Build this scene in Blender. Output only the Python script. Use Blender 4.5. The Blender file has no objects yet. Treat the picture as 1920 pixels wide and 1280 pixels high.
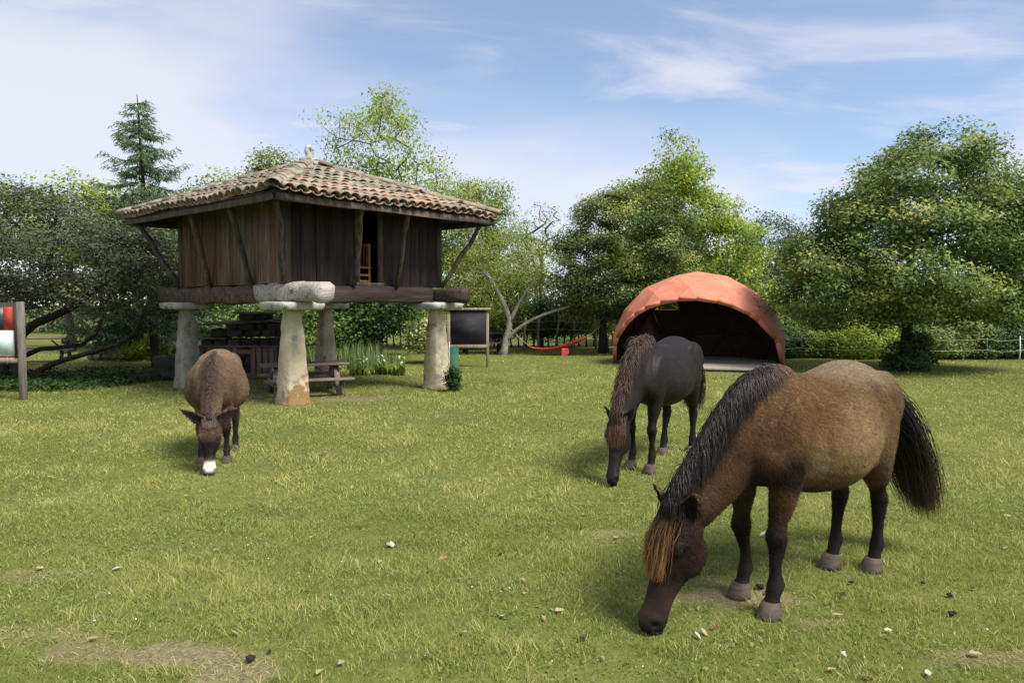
import bpy, bmesh, math, random
import numpy as np
from mathutils import Vector, Matrix, Quaternion
from mathutils.bvhtree import BVHTree

scene = bpy.context.scene
COL = scene.collection
R = math.radians

# ------------------------------------------------------------------ camera
CAM_H = 1.6
FPX = 1390.0                      # focal length in pixels of a 1920 px wide picture
PITCH = math.atan(68.0 / FPX)
cam_d = bpy.data.cameras.new('camera')
cam_d.sensor_width = 36.0
cam_d.lens = 36.0 * FPX / 1920.0
cam_d.clip_start = 0.05
cam_d.clip_end = 3000
cam = bpy.data.objects.new('camera', cam_d)
COL.objects.link(cam)
cam.location = (0, 0, CAM_H)
cam.rotation_euler = (R(90) - PITCH, 0, 0)
scene.camera = cam

# ------------------------------------------------------------------ light
SUN_EL, SUN_AZ = R(54), math.atan2(0.80, -0.60)     # azimuth measured from +Y towards +X
SUN_DIR = Vector((math.sin(SUN_AZ) * math.cos(SUN_EL), math.cos(SUN_AZ) * math.cos(SUN_EL), math.sin(SUN_EL)))
world = bpy.data.worlds.new('World')
scene.world = world
world.use_nodes = True
wn, wl = world.node_tree.nodes, world.node_tree.links
wn.clear()
w_out = wn.new('ShaderNodeOutputWorld')
w_bg = wn.new('ShaderNodeBackground')
w_bg.inputs['Strength'].default_value = 0.10
sky = wn.new('ShaderNodeTexSky')
sky.sky_type = 'NISHITA'
sky.sun_disc = False
sky.sun_elevation = SUN_EL
sky.sun_rotation = SUN_AZ
sky.air_density = 0.8
sky.dust_density = 0.15
sky.ozone_density = 1.5
w_tc = wn.new('ShaderNodeTexCoord')
w_sep = wn.new('ShaderNodeSeparateXYZ')
wl.new(w_tc.outputs['Generated'], w_sep.inputs[0])


def wmath(op, a, b=None, clamp=False):
    n = wn.new('ShaderNodeMath')
    n.operation = op
    n.use_clamp = clamp
    for i, v in enumerate((a, b)):
        if v is None:
            continue
        if isinstance(v, (int, float)):
            n.inputs[i].default_value = v
        else:
            wl.new(v, n.inputs[i])
    return n.outputs[0]


zz = wmath('ADD', wmath('MAXIMUM', w_sep.outputs['Z'], 0.0), 0.16)
cx = wmath('DIVIDE', w_sep.outputs['X'], zz)
cy = wmath('DIVIDE', w_sep.outputs['Y'], zz)


def cloud_layer(scale, stretch, rot, off, lo, hi, detail=7.0, rough=0.55, dist=0.6):
    comb = wn.new('ShaderNodeCombineXYZ')
    wl.new(cx, comb.inputs[0])
    wl.new(cy, comb.inputs[1])
    mp = wn.new('ShaderNodeMapping')
    mp.inputs['Location'].default_value = off
    mp.inputs['Rotation'].default_value = (0, 0, rot)
    mp.inputs['Scale'].default_value = stretch
    wl.new(comb.outputs[0], mp.inputs['Vector'])
    nz = wn.new('ShaderNodeTexNoise')
    nz.inputs['Scale'].default_value = scale
    nz.inputs['Detail'].default_value = detail
    nz.inputs['Roughness'].default_value = rough
    nz.inputs['Distortion'].default_value = dist
    wl.new(mp.outputs[0], nz.inputs['Vector'])
    mr = wn.new('ShaderNodeMapRange')
    mr.interpolation_type = 'SMOOTHSTEP'
    mr.inputs['From Min'].default_value = lo
    mr.inputs['From Max'].default_value = hi
    wl.new(nz.outputs['Fac'], mr.inputs['Value'])
    return mr.outputs['Result']


SKY_CLOUD = (4.7, 4.75, 5.2, 1)
c1 = cloud_layer(0.50, (1.0, 0.8, 1), 0.9, (13.8, 10.2, 0), 0.34, 0.60, 6.0, 0.5, 0.5)
c2 = cloud_layer(1.5, (0.6, 1.3, 1), -0.6, (6.4, 12.4, 0), 0.47, 0.70, 8.0, 0.55, 0.6)
veil = wmath('MULTIPLY', c1, 0.85)
wisps = wmath('MULTIPLY', c2, 0.75)
cover = wmath('MAXIMUM', veil, wisps)
cover = wmath('ADD', wmath('MULTIPLY', cover, 0.84), 0.15, True)
cmix = wn.new('ShaderNodeMix')
cmix.data_type = 'RGBA'
wl.new(cover, cmix.inputs[0])
wl.new(sky.outputs[0], cmix.inputs[6])
cmix.inputs[7].default_value = SKY_CLOUD
wl.new(cmix.outputs[2], w_bg.inputs['Color'])
wl.new(w_bg.outputs[0], w_out.inputs['Surface'])

sun_d = bpy.data.lights.new('sun', 'SUN')
sun_d.energy = 3.6
sun_d.angle = R(24)
sun_d.color = (1.0, 0.95, 0.86)
sun = bpy.data.objects.new('sun', sun_d)
COL.objects.link(sun)
sun.rotation_euler = SUN_DIR.to_track_quat('Z', 'Y').to_euler()
sun.location = SUN_DIR * 40

scene.view_settings.view_transform = 'Standard'
scene.view_settings.look = 'None'
scene.view_settings.gamma = 1.0
scene.view_settings.use_curve_mapping = False
scene.view_settings.exposure = 0.88
scene.render.engine = 'CYCLES'


# ------------------------------------------------------------------ helpers
def ground_at(px, py):
    """Point of the level lawn seen at this pixel of the 1920x1280 photograph."""
    X, Y = (px - 960) / FPX, -(py - 640) / FPX
    dy = math.cos(PITCH) + Y * math.sin(PITCH)
    dz = -math.sin(PITCH) + Y * math.cos(PITCH)
    t = CAM_H / -dz
    return X * t, dy * t


def tag(o, label=None, cat=None, group=None, kind=None):
    if label: o['label'] = label
    if cat: o['category'] = cat
    if group: o['group'] = group
    if kind: o['kind'] = kind
    return o


def empty(name, loc=(0, 0, 0), rz=0.0, label=None, cat=None, group=None):
    o = bpy.data.objects.new(name, None)
    o.empty_display_size = 0.1
    COL.objects.link(o)
    o.location = loc
    o.rotation_euler = (0, 0, rz)
    return tag(o, label, cat, group)


def link(name, me, mat=None, parent=None, smooth=False):
    o = bpy.data.objects.new(name, me)
    COL.objects.link(o)
    if mat is not None and not me.materials:
        me.materials.append(mat)
    if parent is not None:
        o.parent = parent
    if smooth:
        me.shade_smooth()
    return o


def mesh_np(name, V, F, attrs=None):
    """Mesh from an (n,3) array and an (m,k) face array (or a list of such arrays)."""
    V = np.asarray(V, np.float32)
    Fs = F if isinstance(F, list) else [F]
    Fs = [np.asarray(f, np.int32) for f in Fs if len(f)]
    me = bpy.data.meshes.new(name)
    me.vertices.add(len(V))
    me.vertices.foreach_set('co', V.ravel())
    nl = sum(f.size for f in Fs)
    npoly = sum(len(f) for f in Fs)
    me.loops.add(nl)
    me.polygons.add(npoly)
    me.loops.foreach_set('vertex_index', np.concatenate([f.ravel() for f in Fs]))
    tot = np.concatenate([np.full(len(f), f.shape[1], np.int32) for f in Fs])
    start = np.zeros(npoly, np.int32)
    start[1:] = np.cumsum(tot)[:-1]
    me.polygons.foreach_set('loop_start', start)
    me.update(calc_edges=True)
    for k, v in (attrs or {}).items():
        v = np.asarray(v, np.float32)
        if v.ndim == 1:
            a = me.attributes.new(k, 'FLOAT', 'POINT')
            a.data.foreach_set('value', v)
        else:
            a = me.attributes.new(k, 'FLOAT_COLOR', 'POINT')
            if v.shape[1] == 3:
                v = np.concatenate([v, np.ones((len(v), 1), np.float32)], 1)
            a.data.foreach_set('color', v.ravel())
    return me


class MB:
    """Collects shapes for one mesh."""
    def __init__(self):
        self.v, self.q, self.t, self.n = [], [], [], 0

    def add(self, V, Q=None, T=None):
        V = np.asarray(V, float).reshape(-1, 3)
        if Q is not None and len(Q): self.q.append(np.asarray(Q) + self.n)
        if T is not None and len(T): self.t.append(np.asarray(T) + self.n)
        self.v.append(V)
        self.n += len(V)
        return self

    def box(self, c, s, rot=None, jit=0.0, rng=None):
        h = np.array(s) / 2.0
        V = np.array([[x, y, z] for x in (-1, 1) for y in (-1, 1) for z in (-1, 1)]) * h
        if jit:
            V = V + (rng or NR).normal(0, jit, V.shape)
        if rot is not None:
            V = V @ np.array(rot).T
        V = V + np.array(c)
        return self.add(V, [[0, 1, 3, 2], [4, 6, 7, 5], [0, 4, 5, 1], [2, 3, 7, 6], [0, 2, 6, 4], [1, 5, 7, 3]])

    def loft(self, rings, cap=True):
        m, n = len(rings), len(rings[0])
        V = np.concatenate([np.asarray(r, float) for r in rings])
        i = np.arange(n)
        j = (i + 1) % n
        Q = np.concatenate([np.stack([k * n + i, k * n + j, (k + 1) * n + j, (k + 1) * n + i], 1) for k in range(m - 1)])
        T = []
        if cap:
            V = np.concatenate([V, [np.mean(rings[0], 0)], [np.mean(rings[-1], 0)]])
            T = np.concatenate([np.stack([j, i, np.full(n, m * n)], 1),
                                np.stack([(m - 1) * n + i, (m - 1) * n + j, np.full(n, m * n + 1)], 1)])
        return self.add(V, Q, T)

    def tube(self, pts, rad, n=6):
        pts = np.asarray(pts, float)
        rad = np.broadcast_to(np.asarray(rad, float), (len(pts),))
        rings = []
        d = np.gradient(pts, axis=0)
        d /= np.linalg.norm(d, axis=1)[:, None] + 1e-9
        ref = np.array([0.31, 0.87, 0.38])
        a = np.arange(n) * 2 * math.pi / n
        for p, t, r in zip(pts, d, rad):
            x = np.cross(t, ref)
            x /= np.linalg.norm(x) + 1e-9
            y = np.cross(t, x)
            rings.append(p + r * (np.cos(a)[:, None] * x + np.sin(a)[:, None] * y))
        return self.loft(rings)

    def mesh(self, name, attrs=None):
        F = []
        if self.q: F.append(np.concatenate(self.q))
        if self.t: F.append(np.concatenate(self.t))
        me = mesh_np(name, np.concatenate(self.v), F, attrs)
        bm = bmesh.new()
        bm.from_mesh(me)
        bmesh.ops.recalc_face_normals(bm, faces=bm.faces)
        bm.to_mesh(me)
        bm.free()
        return me

    def build(self, name, mat, parent=None, smooth=False):
        return link(name, self.mesh(name), mat, parent, smooth)


NR = np.random.default_rng(7)


def ring(c, a1, a2, r1, r2, n=20, r2n=None, p=2.0):
    t = np.arange(n) * 2 * math.pi / n
    cs, sn = np.cos(t), np.sin(t)
    e = 2.0 / p
    cs = np.sign(cs) * np.abs(cs) ** e
    sn = np.sign(sn) * np.abs(sn) ** e
    rr = np.where(sn >= 0, r2, r2 if r2n is None else r2n)
    return np.array(c) + cs[:, None] * r1 * np.array(a1) + (sn * rr)[:, None] * np.array(a2)


def rot_x_to(d, up=(0, 0, 1)):
    """Rotation matrix whose X axis points along d."""
    d = np.array(d, float)
    d /= np.linalg.norm(d)
    up = np.array(up, float)
    y = np.cross(up, d)
    if np.linalg.norm(y) < 1e-6:
        y = np.array([0, 1.0, 0])
    y /= np.linalg.norm(y)
    z = np.cross(d, y)
    return np.stack([d, y, z], 1)


def bevel(o, w=0.006, seg=1):
    me = o.data
    bm = bmesh.new()
    bm.from_mesh(me)
    bmesh.ops.bevel(bm, geom=list(bm.edges), offset=w, segments=seg, affect='EDGES', profile=0.5, clamp_overlap=True)
    bm.to_mesh(me)
    bm.free()
    return o


def hewn(a, b, w, h, segs=8, jit=0.008, seed=0, chamf=0.18, bow=0.0):
    """Rough-hewn beam from a to b (chamfered cross-section, uneven faces) as an MB."""
    rg = np.random.default_rng(seed)
    a, b = np.array(a, float), np.array(b, float)
    Rm = rot_x_to(b - a)
    L = np.linalg.norm(b - a)
    c = chamf * min(w, h)
    prof = np.array([[-w / 2 + c, -h / 2], [w / 2 - c, -h / 2], [w / 2, -h / 2 + c], [w / 2, h / 2 - c],
                     [w / 2 - c, h / 2], [-w / 2 + c, h / 2], [-w / 2, h / 2 - c], [-w / 2, -h / 2 + c]])
    rings = []
    for k in range(segs + 1):
        t = k / segs
        pr = prof + rg.normal(0, jit, prof.shape) + rg.normal(0, jit, 2)
        x = t * L + rg.normal(0, jit * (1.5 if 0 < k < segs else 1), 8)
        loc = np.stack([x, pr[:, 0], pr[:, 1] + bow * math.sin(math.pi * t)], 1)
        rings.append(a + loc @ Rm.T)
    return MB().loft(rings)


# ------------------------------------------------------------------ materials
def nmat(name):
    m = bpy.data.materials.new(name)
    m.use_nodes = True
    nt = m.node_tree
    b = nt.nodes['Principled BSDF']
    return m, nt, b


def ramp_node(nt, cols, fac=None):
    r = nt.nodes.new('ShaderNodeValToRGB')
    el = r.color_ramp.elements
    n = len(cols)
    for i, c in enumerate(cols):
        p, cc = (c if isinstance(c[1], (tuple, list)) else (i / max(n - 1, 1), c))
        e = el[i] if i < 2 else el.new(p)
        e.position = p
        e.color = (*cc, 1)
    if fac is not None:
        nt.links.new(fac, r.inputs[0])
    return r


def surf(name, cols, scale=6.0, stretch=(1, 1, 1), rough=0.8, bump=0.3, bscale=None, vary=0.0, detail=8.0, spec=0.3,
         spots=None, bdist=0.01, nrough=0.6):
    """Weathered surface: noise through a ramp, per-object shift and brightness, optional spots of another colour, bump."""
    m, nt, b = nmat(name)
    N, L = nt.nodes, nt.links
    tc = N.new('ShaderNodeTexCoord')
    oi = N.new('ShaderNodeObjectInfo')
    mp = N.new('ShaderNodeMapping')
    mp.inputs['Scale'].default_value = stretch
    mul = N.new('ShaderNodeMath'); mul.operation = 'MULTIPLY'; mul.inputs[1].default_value = 57.0
    L.new(oi.outputs['Random'], mul.inputs[0])
    L.new(mul.outputs[0], mp.inputs['Location'])
    L.new(tc.outputs['Object'], mp.inputs['Vector'])
    nz = N.new('ShaderNodeTexNoise')
    nz.inputs['Scale'].default_value = scale
    nz.inputs['Detail'].default_value = detail
    nz.inputs['Roughness'].default_value = nrough
    L.new(mp.outputs[0], nz.inputs['Vector'])
    mr = N.new('ShaderNodeMapRange')
    mr.inputs['From Min'].default_value = 0.28
    mr.inputs['From Max'].default_value = 0.72
    L.new(nz.outputs['Fac'], mr.inputs['Value'])
    rp = ramp_node(nt, cols, mr.outputs[0])
    col = rp.outputs[0]
    if spots:
        for (sc, scale2, lo, hi) in spots:
            n2 = N.new('ShaderNodeTexNoise')
            n2.inputs['Scale'].default_value = scale2
            n2.inputs['Detail'].default_value = 6
            n2.inputs['Roughness'].default_value = 0.6
            mp2 = N.new('ShaderNodeMapping')
            mp2.inputs['Location'].default_value = (scale2 * 3.1, 1.7, 9.2)
            L.new(mp.outputs[0], mp2.inputs['Vector'])
            dv = N.new('ShaderNodeVectorMath'); dv.operation = 'DIVIDE'
            dv.inputs[1].default_value = stretch
            L.new(mp2.outputs[0], dv.inputs[0])
            L.new(dv.outputs[0], n2.inputs['Vector'])
            m2 = N.new('ShaderNodeMapRange')
            m2.inputs['From Min'].default_value = lo
            m2.inputs['From Max'].default_value = hi
            L.new(n2.outputs['Fac'], m2.inputs['Value'])
            mx = N.new('ShaderNodeMix'); mx.data_type = 'RGBA'
            L.new(m2.outputs[0], mx.inputs[0])
            L.new(col, mx.inputs[6])
            mx.inputs[7].default_value = (*sc, 1)
            col = mx.outputs[2]
    if vary:
        hs = N.new('ShaderNodeHueSaturation')
        mv = N.new('ShaderNodeMapRange')
        mv.inputs['To Min'].default_value = 1 - vary
        mv.inputs['To Max'].default_value = 1 + vary
        L.new(oi.outputs['Random'], mv.inputs['Value'])
        L.new(mv.outputs[0], hs.inputs['Value'])
        L.new(col, hs.inputs['Color'])
        col = hs.outputs[0]
    L.new(col, b.inputs['Base Color'])
    b.inputs['Roughness'].default_value = rough
    b.inputs['Specular IOR Level'].default_value = spec
    if bump:
        nb = N.new('ShaderNodeTexNoise')
        nb.inputs['Scale'].default_value = bscale or scale * 3
        nb.inputs['Detail'].default_value = 8
        nb.inputs['Roughness'].default_value = 0.65
        L.new(mp.outputs[0], nb.inputs['Vector'])
        bp = N.new('ShaderNodeBump')
        bp.inputs['Strength'].default_value = bump
        bp.inputs['Distance'].default_value = bdist
        L.new(nb.outputs['Fac'], bp.inputs['Height'])
        L.new(bp.outputs[0], b.inputs['Normal'])
    return m


def leafmat(name, cols, rough=0.55, transl=0.35, spec=0.2, noise=0.6):
    """Leaf: per-leaf value 'lv' through a ramp, some light passing through."""
    m, nt, b = nmat(name)
    N, L = nt.nodes, nt.links
    at = N.new('ShaderNodeAttribute')
    at.attribute_name = 'lv'
    rp = ramp_node(nt, cols, at.outputs['Fac'])
    L.new(rp.outputs[0], b.inputs['Base Color'])
    b.inputs['Roughness'].default_value = rough
    b.inputs['Specular IOR Level'].default_value = spec
    tr = N.new('ShaderNodeBsdfTranslucent')
    hs = N.new('ShaderNodeHueSaturation')
    hs.inputs['Saturation'].default_value = 1.1
    hs.inputs['Value'].default_value = 1.25
    hs.inputs['Hue'].default_value = 0.485
    L.new(rp.outputs[0], hs.inputs['Color'])
    L.new(hs.outputs[0], tr.inputs['Color'])
    mx = N.new('ShaderNodeMixShader')
    mx.inputs[0].default_value = transl
    L.new(b.outputs[0], mx.inputs[1])
    L.new(tr.outputs[0], mx.inputs[2])
    L.new(mx.outputs[0], N['Material Output'].inputs['Surface'])
    return m


def plain(name, col, rough=0.6, spec=0.4, metal=0.0):
    return surf(name, [tuple(c * 0.85 for c in col), tuple(min(c * 1.12, 1) for c in col)], 14.0, rough=rough, bump=0.08, spec=spec)

# ------------------------------------------------------------------ ground
BARE = []          # worn patches of the lawn: x, y, radius x, radius y, strength
for (px, py, rx, ry, s) in [(330, 1230, .40, .15, .85), (180, 1225, .25, .12, .6), (440, 1262, .22, .10, .8), (660, 748, .8, .35, .85),
                            (590, 735, .7, .5, .6), (1395, 1120, .34, .14, .75), (1330, 1090, .18, .1, .5), (1525, 1170, .14, .06, .6),
                            (1150, 1000, .2, .09, .55), (500, 742, .8, .5, .6), (1840, 1235, .3, .1, .5), (90, 1080, .35, .12, .4),
                            (60, 1190, .3, .12, .4), (720, 1110, .3, .1, .3), (1380, 700, 1.6, .35, .5)]:
    gx, gy = ground_at(px, py)
    BARE.append((gx, gy, rx, ry, s))


def value_noise(x, y, scale, seed):
    rg = np.random.default_rng(seed)
    G = rg.random((64, 64))
    u, v = x / scale + 1000.0, y / scale + 1000.0
    i, j = np.floor(u).astype(int), np.floor(v).astype(int)
    fu, fv = u - i, v - j
    fu, fv = fu * fu * (3 - 2 * fu), fv * fv * (3 - 2 * fv)
    g = lambda a, b: G[a % 64, b % 64]
    return (g(i, j) * (1 - fu) + g(i + 1, j) * fu) * (1 - fv) + (g(i, j + 1) * (1 - fu) + g(i + 1, j + 1) * fu) * fv


def bareness(x, y):
    b = np.zeros_like(x)
    wob = value_noise(x, y, .16, 3) * 1.3 + value_noise(x, y, .05, 4) * .9 + .15
    for (gx, gy, rx, ry, s) in BARE:
        d = ((x - gx) / rx) ** 2 + ((y - gy) / ry) ** 2
        b = np.maximum(b, s * np.clip(1.5 - d * wob, 0, 1))
    return np.clip(b, 0, 1)


def ground_z(x, y):
    return .018 * (value_noise(x, y, .9, 11) - .5) + .03 * (value_noise(x, y, 3.1, 12) - .5) * np.clip((np.hypot(x, y) - 2) / 6, 0, 1)


GXs = np.concatenate([np.linspace(-60, -16, 12)[:-1], np.linspace(-16, -4, 40)[:-1], np.linspace(-4, 4, 150), np.linspace(4, 16, 40)[1:], np.linspace(16, 60, 12)[1:]])
GYs = np.concatenate([np.linspace(-30, 1, 8)[:-1], np.linspace(1, 6, 100)[:-1], np.linspace(6, 30, 130), np.linspace(30, 120, 14)[1:]])
gx, gy = np.meshgrid(GXs, GYs)
V = np.stack([gx.ravel(), gy.ravel(), ground_z(gx.ravel(), gy.ravel())], 1)
nx_, ny_ = len(GXs), len(GYs)
ii, jj = np.meshgrid(np.arange(nx_ - 1), np.arange(ny_ - 1))
k0 = (jj * nx_ + ii).ravel()
# skirt that carries the ground to the horizon
Q = np.stack([k0, k0 + 1, k0 + nx_ + 1, k0 + nx_], 1)
far = np.array([[-2500, -2500, -.3], [2500, -2500, -.3], [2500, 2500, -.3], [-2500, 2500, -.3]], float)
nV = len(V)
V = np.concatenate([V, far])
c00, c10, c11, c01 = 0, nx_ - 1, nx_ * ny_ - 1, nx_ * (ny_ - 1)
Q = np.concatenate([Q, [[nV, nV + 1, c10, c00], [nV + 1, nV + 2, c11, c10], [nV + 2, nV + 3, c01, c11], [nV + 3, nV, c00, c01]]])
m, nt, b = nmat('lawn_soil')
N, L = nt.nodes, nt.links
ge = N.new('ShaderNodeNewGeometry')
n1 = N.new('ShaderNodeTexNoise'); n1.inputs['Scale'].default_value = .55; n1.inputs['Detail'].default_value = 6
n2 = N.new('ShaderNodeTexNoise'); n2.inputs['Scale'].default_value = 9; n2.inputs['Detail'].default_value = 9; n2.inputs['Roughness'].default_value = .7
L.new(ge.outputs['Position'], n1.inputs['Vector'])
L.new(ge.outputs['Position'], n2.inputs['Vector'])
r1 = ramp_node(nt, [(.3, (.09, .11, .022)), (.5, (.14, .16, .036)), (.7, (.20, .205, .056))], n1.outputs['Fac'])
r2 = ramp_node(nt, [(.3, (.03, .04, .010)), (.5, (.09, .105, .026)), (.72, (.20, .19, .07))], n2.outputs['Fac'])  # ground tint darkened, painting shade into the gaps between blades
mx = N.new('ShaderNodeMix'); mx.data_type = 'RGBA'; mx.inputs[0].default_value = .5
L.new(r1.outputs[0], mx.inputs[6]); L.new(r2.outputs[0], mx.inputs[7])
at = N.new('ShaderNodeAttribute'); at.attribute_name = 'bare'
n3 = N.new('ShaderNodeTexNoise'); n3.inputs['Scale'].default_value = 55; n3.inputs['Detail'].default_value = 8; n3.inputs['Roughness'].default_value = .75
L.new(ge.outputs['Position'], n3.inputs['Vector'])
soil = ramp_node(nt, [(.32, (.055, .042, .024)), (.5, (.17, .135, .078)), (.68, (.32, .27, .17))], n3.outputs['Fac'])
mb = N.new('ShaderNodeMix'); mb.data_type = 'RGBA'
L.new(at.outputs['Fac'], mb.inputs[0]); L.new(mx.outputs[2], mb.inputs[6]); L.new(soil.outputs[0], mb.inputs[7])
L.new(mb.outputs[2], b.inputs['Base Color'])
b.inputs['Roughness'].default_value = .95
b.inputs['Specular IOR Level'].default_value = .1
bp = N.new('ShaderNodeBump'); bp.inputs['Strength'].default_value = .7; bp.inputs['Distance'].default_value = .02
L.new(n2.outputs['Fac'], bp.inputs['Height']); L.new(bp.outputs[0], b.inputs['Normal'])
bare_v = np.concatenate([bareness(gx.ravel(), gy.ravel()), np.zeros(4)])
ground = link('ground', mesh_np('ground', V, Q, {'bare': bare_v}), m)
tag(ground, 'wide lawn of short yellow-green grass with worn patches', 'lawn', kind='structure')
ground.data.shade_smooth()

# ------------------------------------------------------------------ grass blades
grass_m = leafmat('grass_blade', [(0.0, (.10, .145, .034)), (.3, (.22, .265, .060)), (.6, (.335, .36, .092)), (.82, (.43, .42, .14)),
                                  (.9, (.46, .41, .20)), (1.0, (.58, .51, .32))], rough=.6, transl=.3, spec=.25)


def scatter(n, d0, d1, rg, spread=1.18):
    """Random lawn points between two distances, in a wedge wider than the view."""
    d = np.sqrt(rg.random(n) * (d1 ** 2 - d0 ** 2) + d0 ** 2)
    x = (rg.random(n) * 2 - 1) * (d * .69 * spread + .9)
    return x, d


def blades(n, d0, d1, hl, hh, wid, seed, segs):
    rg = np.random.default_rng(seed)
    x, y = scatter(n, d0, d1, rg)
    bare = bareness(x, y)
    fade = np.clip((y - d0) / (.28 * d0), 0, 1) * np.clip((d1 - y) / (.28 * d0), 0, 1)
    keep = (rg.random(n) > bare * .80) & (rg.random(n) < fade)
    x, y, bare = x[keep], y[keep], bare[keep]
    n = len(x)
    patch = value_noise(x, y, .35, 21) * .55 + value_noise(x, y, 1.3, 22) * .45
    tuft = value_noise(x, y, .16, 23)
    h = (hl + (hh - hl) * rg.random(n) ** 1.8) * (.45 + .85 * patch) * (.45 + 1.25 * tuft ** 2) * (1 - .5 * bare)
    a = rg.random(n) * 2 * np.pi
    lean = (rg.normal(.75, .4, n) + 1.2 * bare) * h
    z = ground_z(x, y) - .004
    dx, dy = np.cos(a), np.sin(a)
    fw = rg.random(n) * 2 * np.pi
    wx, wy = np.cos(fw) * wid * (.6 + .8 * rg.random(n)), np.sin(fw) * wid * (.6 + .8 * rg.random(n))
    lv = np.clip(.34 + .70 * (patch - .5) + .30 * (tuft - .5) + .22 * rg.normal(0, 1, n) + .26 * (value_noise(x, y, 2.6, 24) - .3), 0, .84)
    dry = rg.random(n) < (.09 + .5 * bare + .14 * (value_noise(x, y, .5, 25) > .68))
    lv = np.where(dry, .86 + .14 * rg.random(n), lv)
    h = np.where(dry, h * .8, h)
    P = lambda f, wf: np.stack([x + dx * lean * f ** 1.7 + wx * wf, y + dy * lean * f ** 1.7 + wy * wf, z + h * f * (1 - .12 * f)], 1)
    if segs == 1:
        Vv = np.stack([P(0, -1), P(0, 1), P(1, 0)], 1).reshape(-1, 3)
        k = np.arange(n) * 3
        return Vv, None, np.stack([k, k + 1, k + 2], 1), np.repeat(lv, 3)
    Vv = np.stack([P(0, -1), P(0, 1), P(.55, .75), P(.55, -.75), P(1, 0)], 1).reshape(-1, 3)
    k = np.arange(n) * 5
    return Vv, np.stack([k, k + 1, k + 2, k + 3], 1), np.stack([k + 3, k + 2, k + 4], 1), np.repeat(lv, 5)


GV, GQ, GT, GL, off = [], [], [], [], 0
for args in [(80000, 1.9, 6.0, .02, .095, .0018, 1, 2), (360000, 1.9, 6.0, .014, .060, .0024, 5, 1), (225000, 4.3, 10.5, .02, .075, .0044, 2, 1), (200000, 7.6, 18, .026, .072, .0075, 3, 1),
             (70000, 13, 31, .03, .075, .012, 4, 1)]:
    v, q, t, l = blades(*args)
    GV.append(v); GL.append(l)
    if q is not None: GQ.append(q + off)
    GT.append(t + off)
    off += len(v)
gme = mesh_np('lawn_grass', np.concatenate(GV), [np.concatenate(GQ), np.concatenate(GT)], {'lv': np.concatenate(GL)})
tag(link('lawn_grass', gme, grass_m), 'short green and straw-coloured grass blades covering the lawn', 'grass', kind='stuff')

# small round-leaved weeds among the grass
weed_m = leafmat('clover_leaf', [(0, (.10, .15, .04)), (.5, (.18, .24, .065)), (1, (.27, .32, .11))], rough=.6, transl=.3)
rg = np.random.default_rng(17)
wx, wy = scatter(42000, 2.4, 9.0, rg)
wk = (value_noise(wx, wy, .28, 61) * .6 + value_noise(wx, wy, .8, 62) * .4 > .54) & (bareness(wx, wy) < .5)
wx, wy = wx[wk], wy[wk]
n = len(wx)
c_ = np.stack([wx, wy, ground_z(wx, wy) + .008 + .022 * rg.random(n)], 1)
a_ = rg.random(n) * 6.28
tl = rg.normal(0, .35, (n, 2))
s_ = rg.uniform(.004, .009, n)
Wv = []
for k in range(5):
    an = a_ + k * 2 * np.pi / 5
    Wv.append(c_ + np.stack([np.cos(an) * s_, np.sin(an) * s_, s_ * (np.cos(an) * tl[:, 0] + np.sin(an) * tl[:, 1])], 1))
Wv = np.stack(Wv, 1).reshape(-1, 3)
kk = np.arange(n)[:, None] * 5 + np.arange(5)[None]
tag(link('lawn_weeds', mesh_np('lawn_weeds', Wv, kk, {'lv': np.repeat(np.clip(rg.normal(.45, .25, n), 0, 1), 5)}), weed_m), 'small round-leaved weeds growing in patches among the grass', 'weeds', kind='stuff')

# ------------------------------------------------------------------ granary
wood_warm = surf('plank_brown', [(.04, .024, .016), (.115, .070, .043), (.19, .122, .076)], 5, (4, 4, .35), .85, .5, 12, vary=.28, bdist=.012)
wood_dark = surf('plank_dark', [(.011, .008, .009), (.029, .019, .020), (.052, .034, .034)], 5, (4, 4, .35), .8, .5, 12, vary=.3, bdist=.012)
wood_grey = surf('plank_grey', [(.05, .04, .035), (.13, .10, .085), (.22, .18, .15)], 5, (4, 4, .35), .85, .5, 12, vary=.2)
wood_grey2 = surf('plank_dull', [(.03, .024, .024), (.07, .056, .054), (.12, .10, .095)], 5, (4, 4, .35), .85, .5, 12, vary=.2)
beam_m = surf('old_beam', [(.04, .026, .018), (.11, .072, .05), (.18, .13, .10)], 3, (.4, 4, 4), .85, .7, 9, vary=.15, bdist=.02)
beam_dk = surf('dark_beam', [(.018, .013, .012), (.05, .035, .031), (.09, .066, .057)], 3, (.4, 4, 4), .85, .7, 9, vary=.15, bdist=.02)
beam_white = surf('bleached_beam', [(.20, .165, .135), (.42, .38, .34), (.58, .55, .51)], 3, (.9, 6, 6), .9, 1.0, 7, bdist=.03,
                  spots=[((.10, .07, .05), 8, .60, .68)])
strut_m = surf('strut_wood', [(.03, .022, .018), (.075, .056, .046), (.14, .11, .09)], 4, (4, 4, .4), .85, .5, 10, vary=.2)
stone_m = surf('pillar_stone', [(.30, .25, .17), (.46, .39, .27), (.58, .51, .38)], 3.2, (1, 1, 1), .92, .8, 22, vary=.06, bdist=.02,
               spots=[((.22, .215, .19), 5, .56, .70), ((.25, .14, .055), 3.0, .60, .70)])
stone_gr = surf('pillar_stone_grey', [(.17, .155, .125), (.29, .265, .22), (.40, .375, .32)], 3.2, (1, 1, 1), .92, .8, 22, bdist=.02,
                spots=[((.14, .14, .10), 5, .56, .70)])
cap_m = surf('cap_stone', [(.22, .21, .19), (.38, .37, .34), (.52, .51, .48)], 4, (1, 1, 1), .92, .9, 18, vary=.1, bdist=.02,
             spots=[((.16, .17, .09), 6, .58, .68)])
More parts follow.
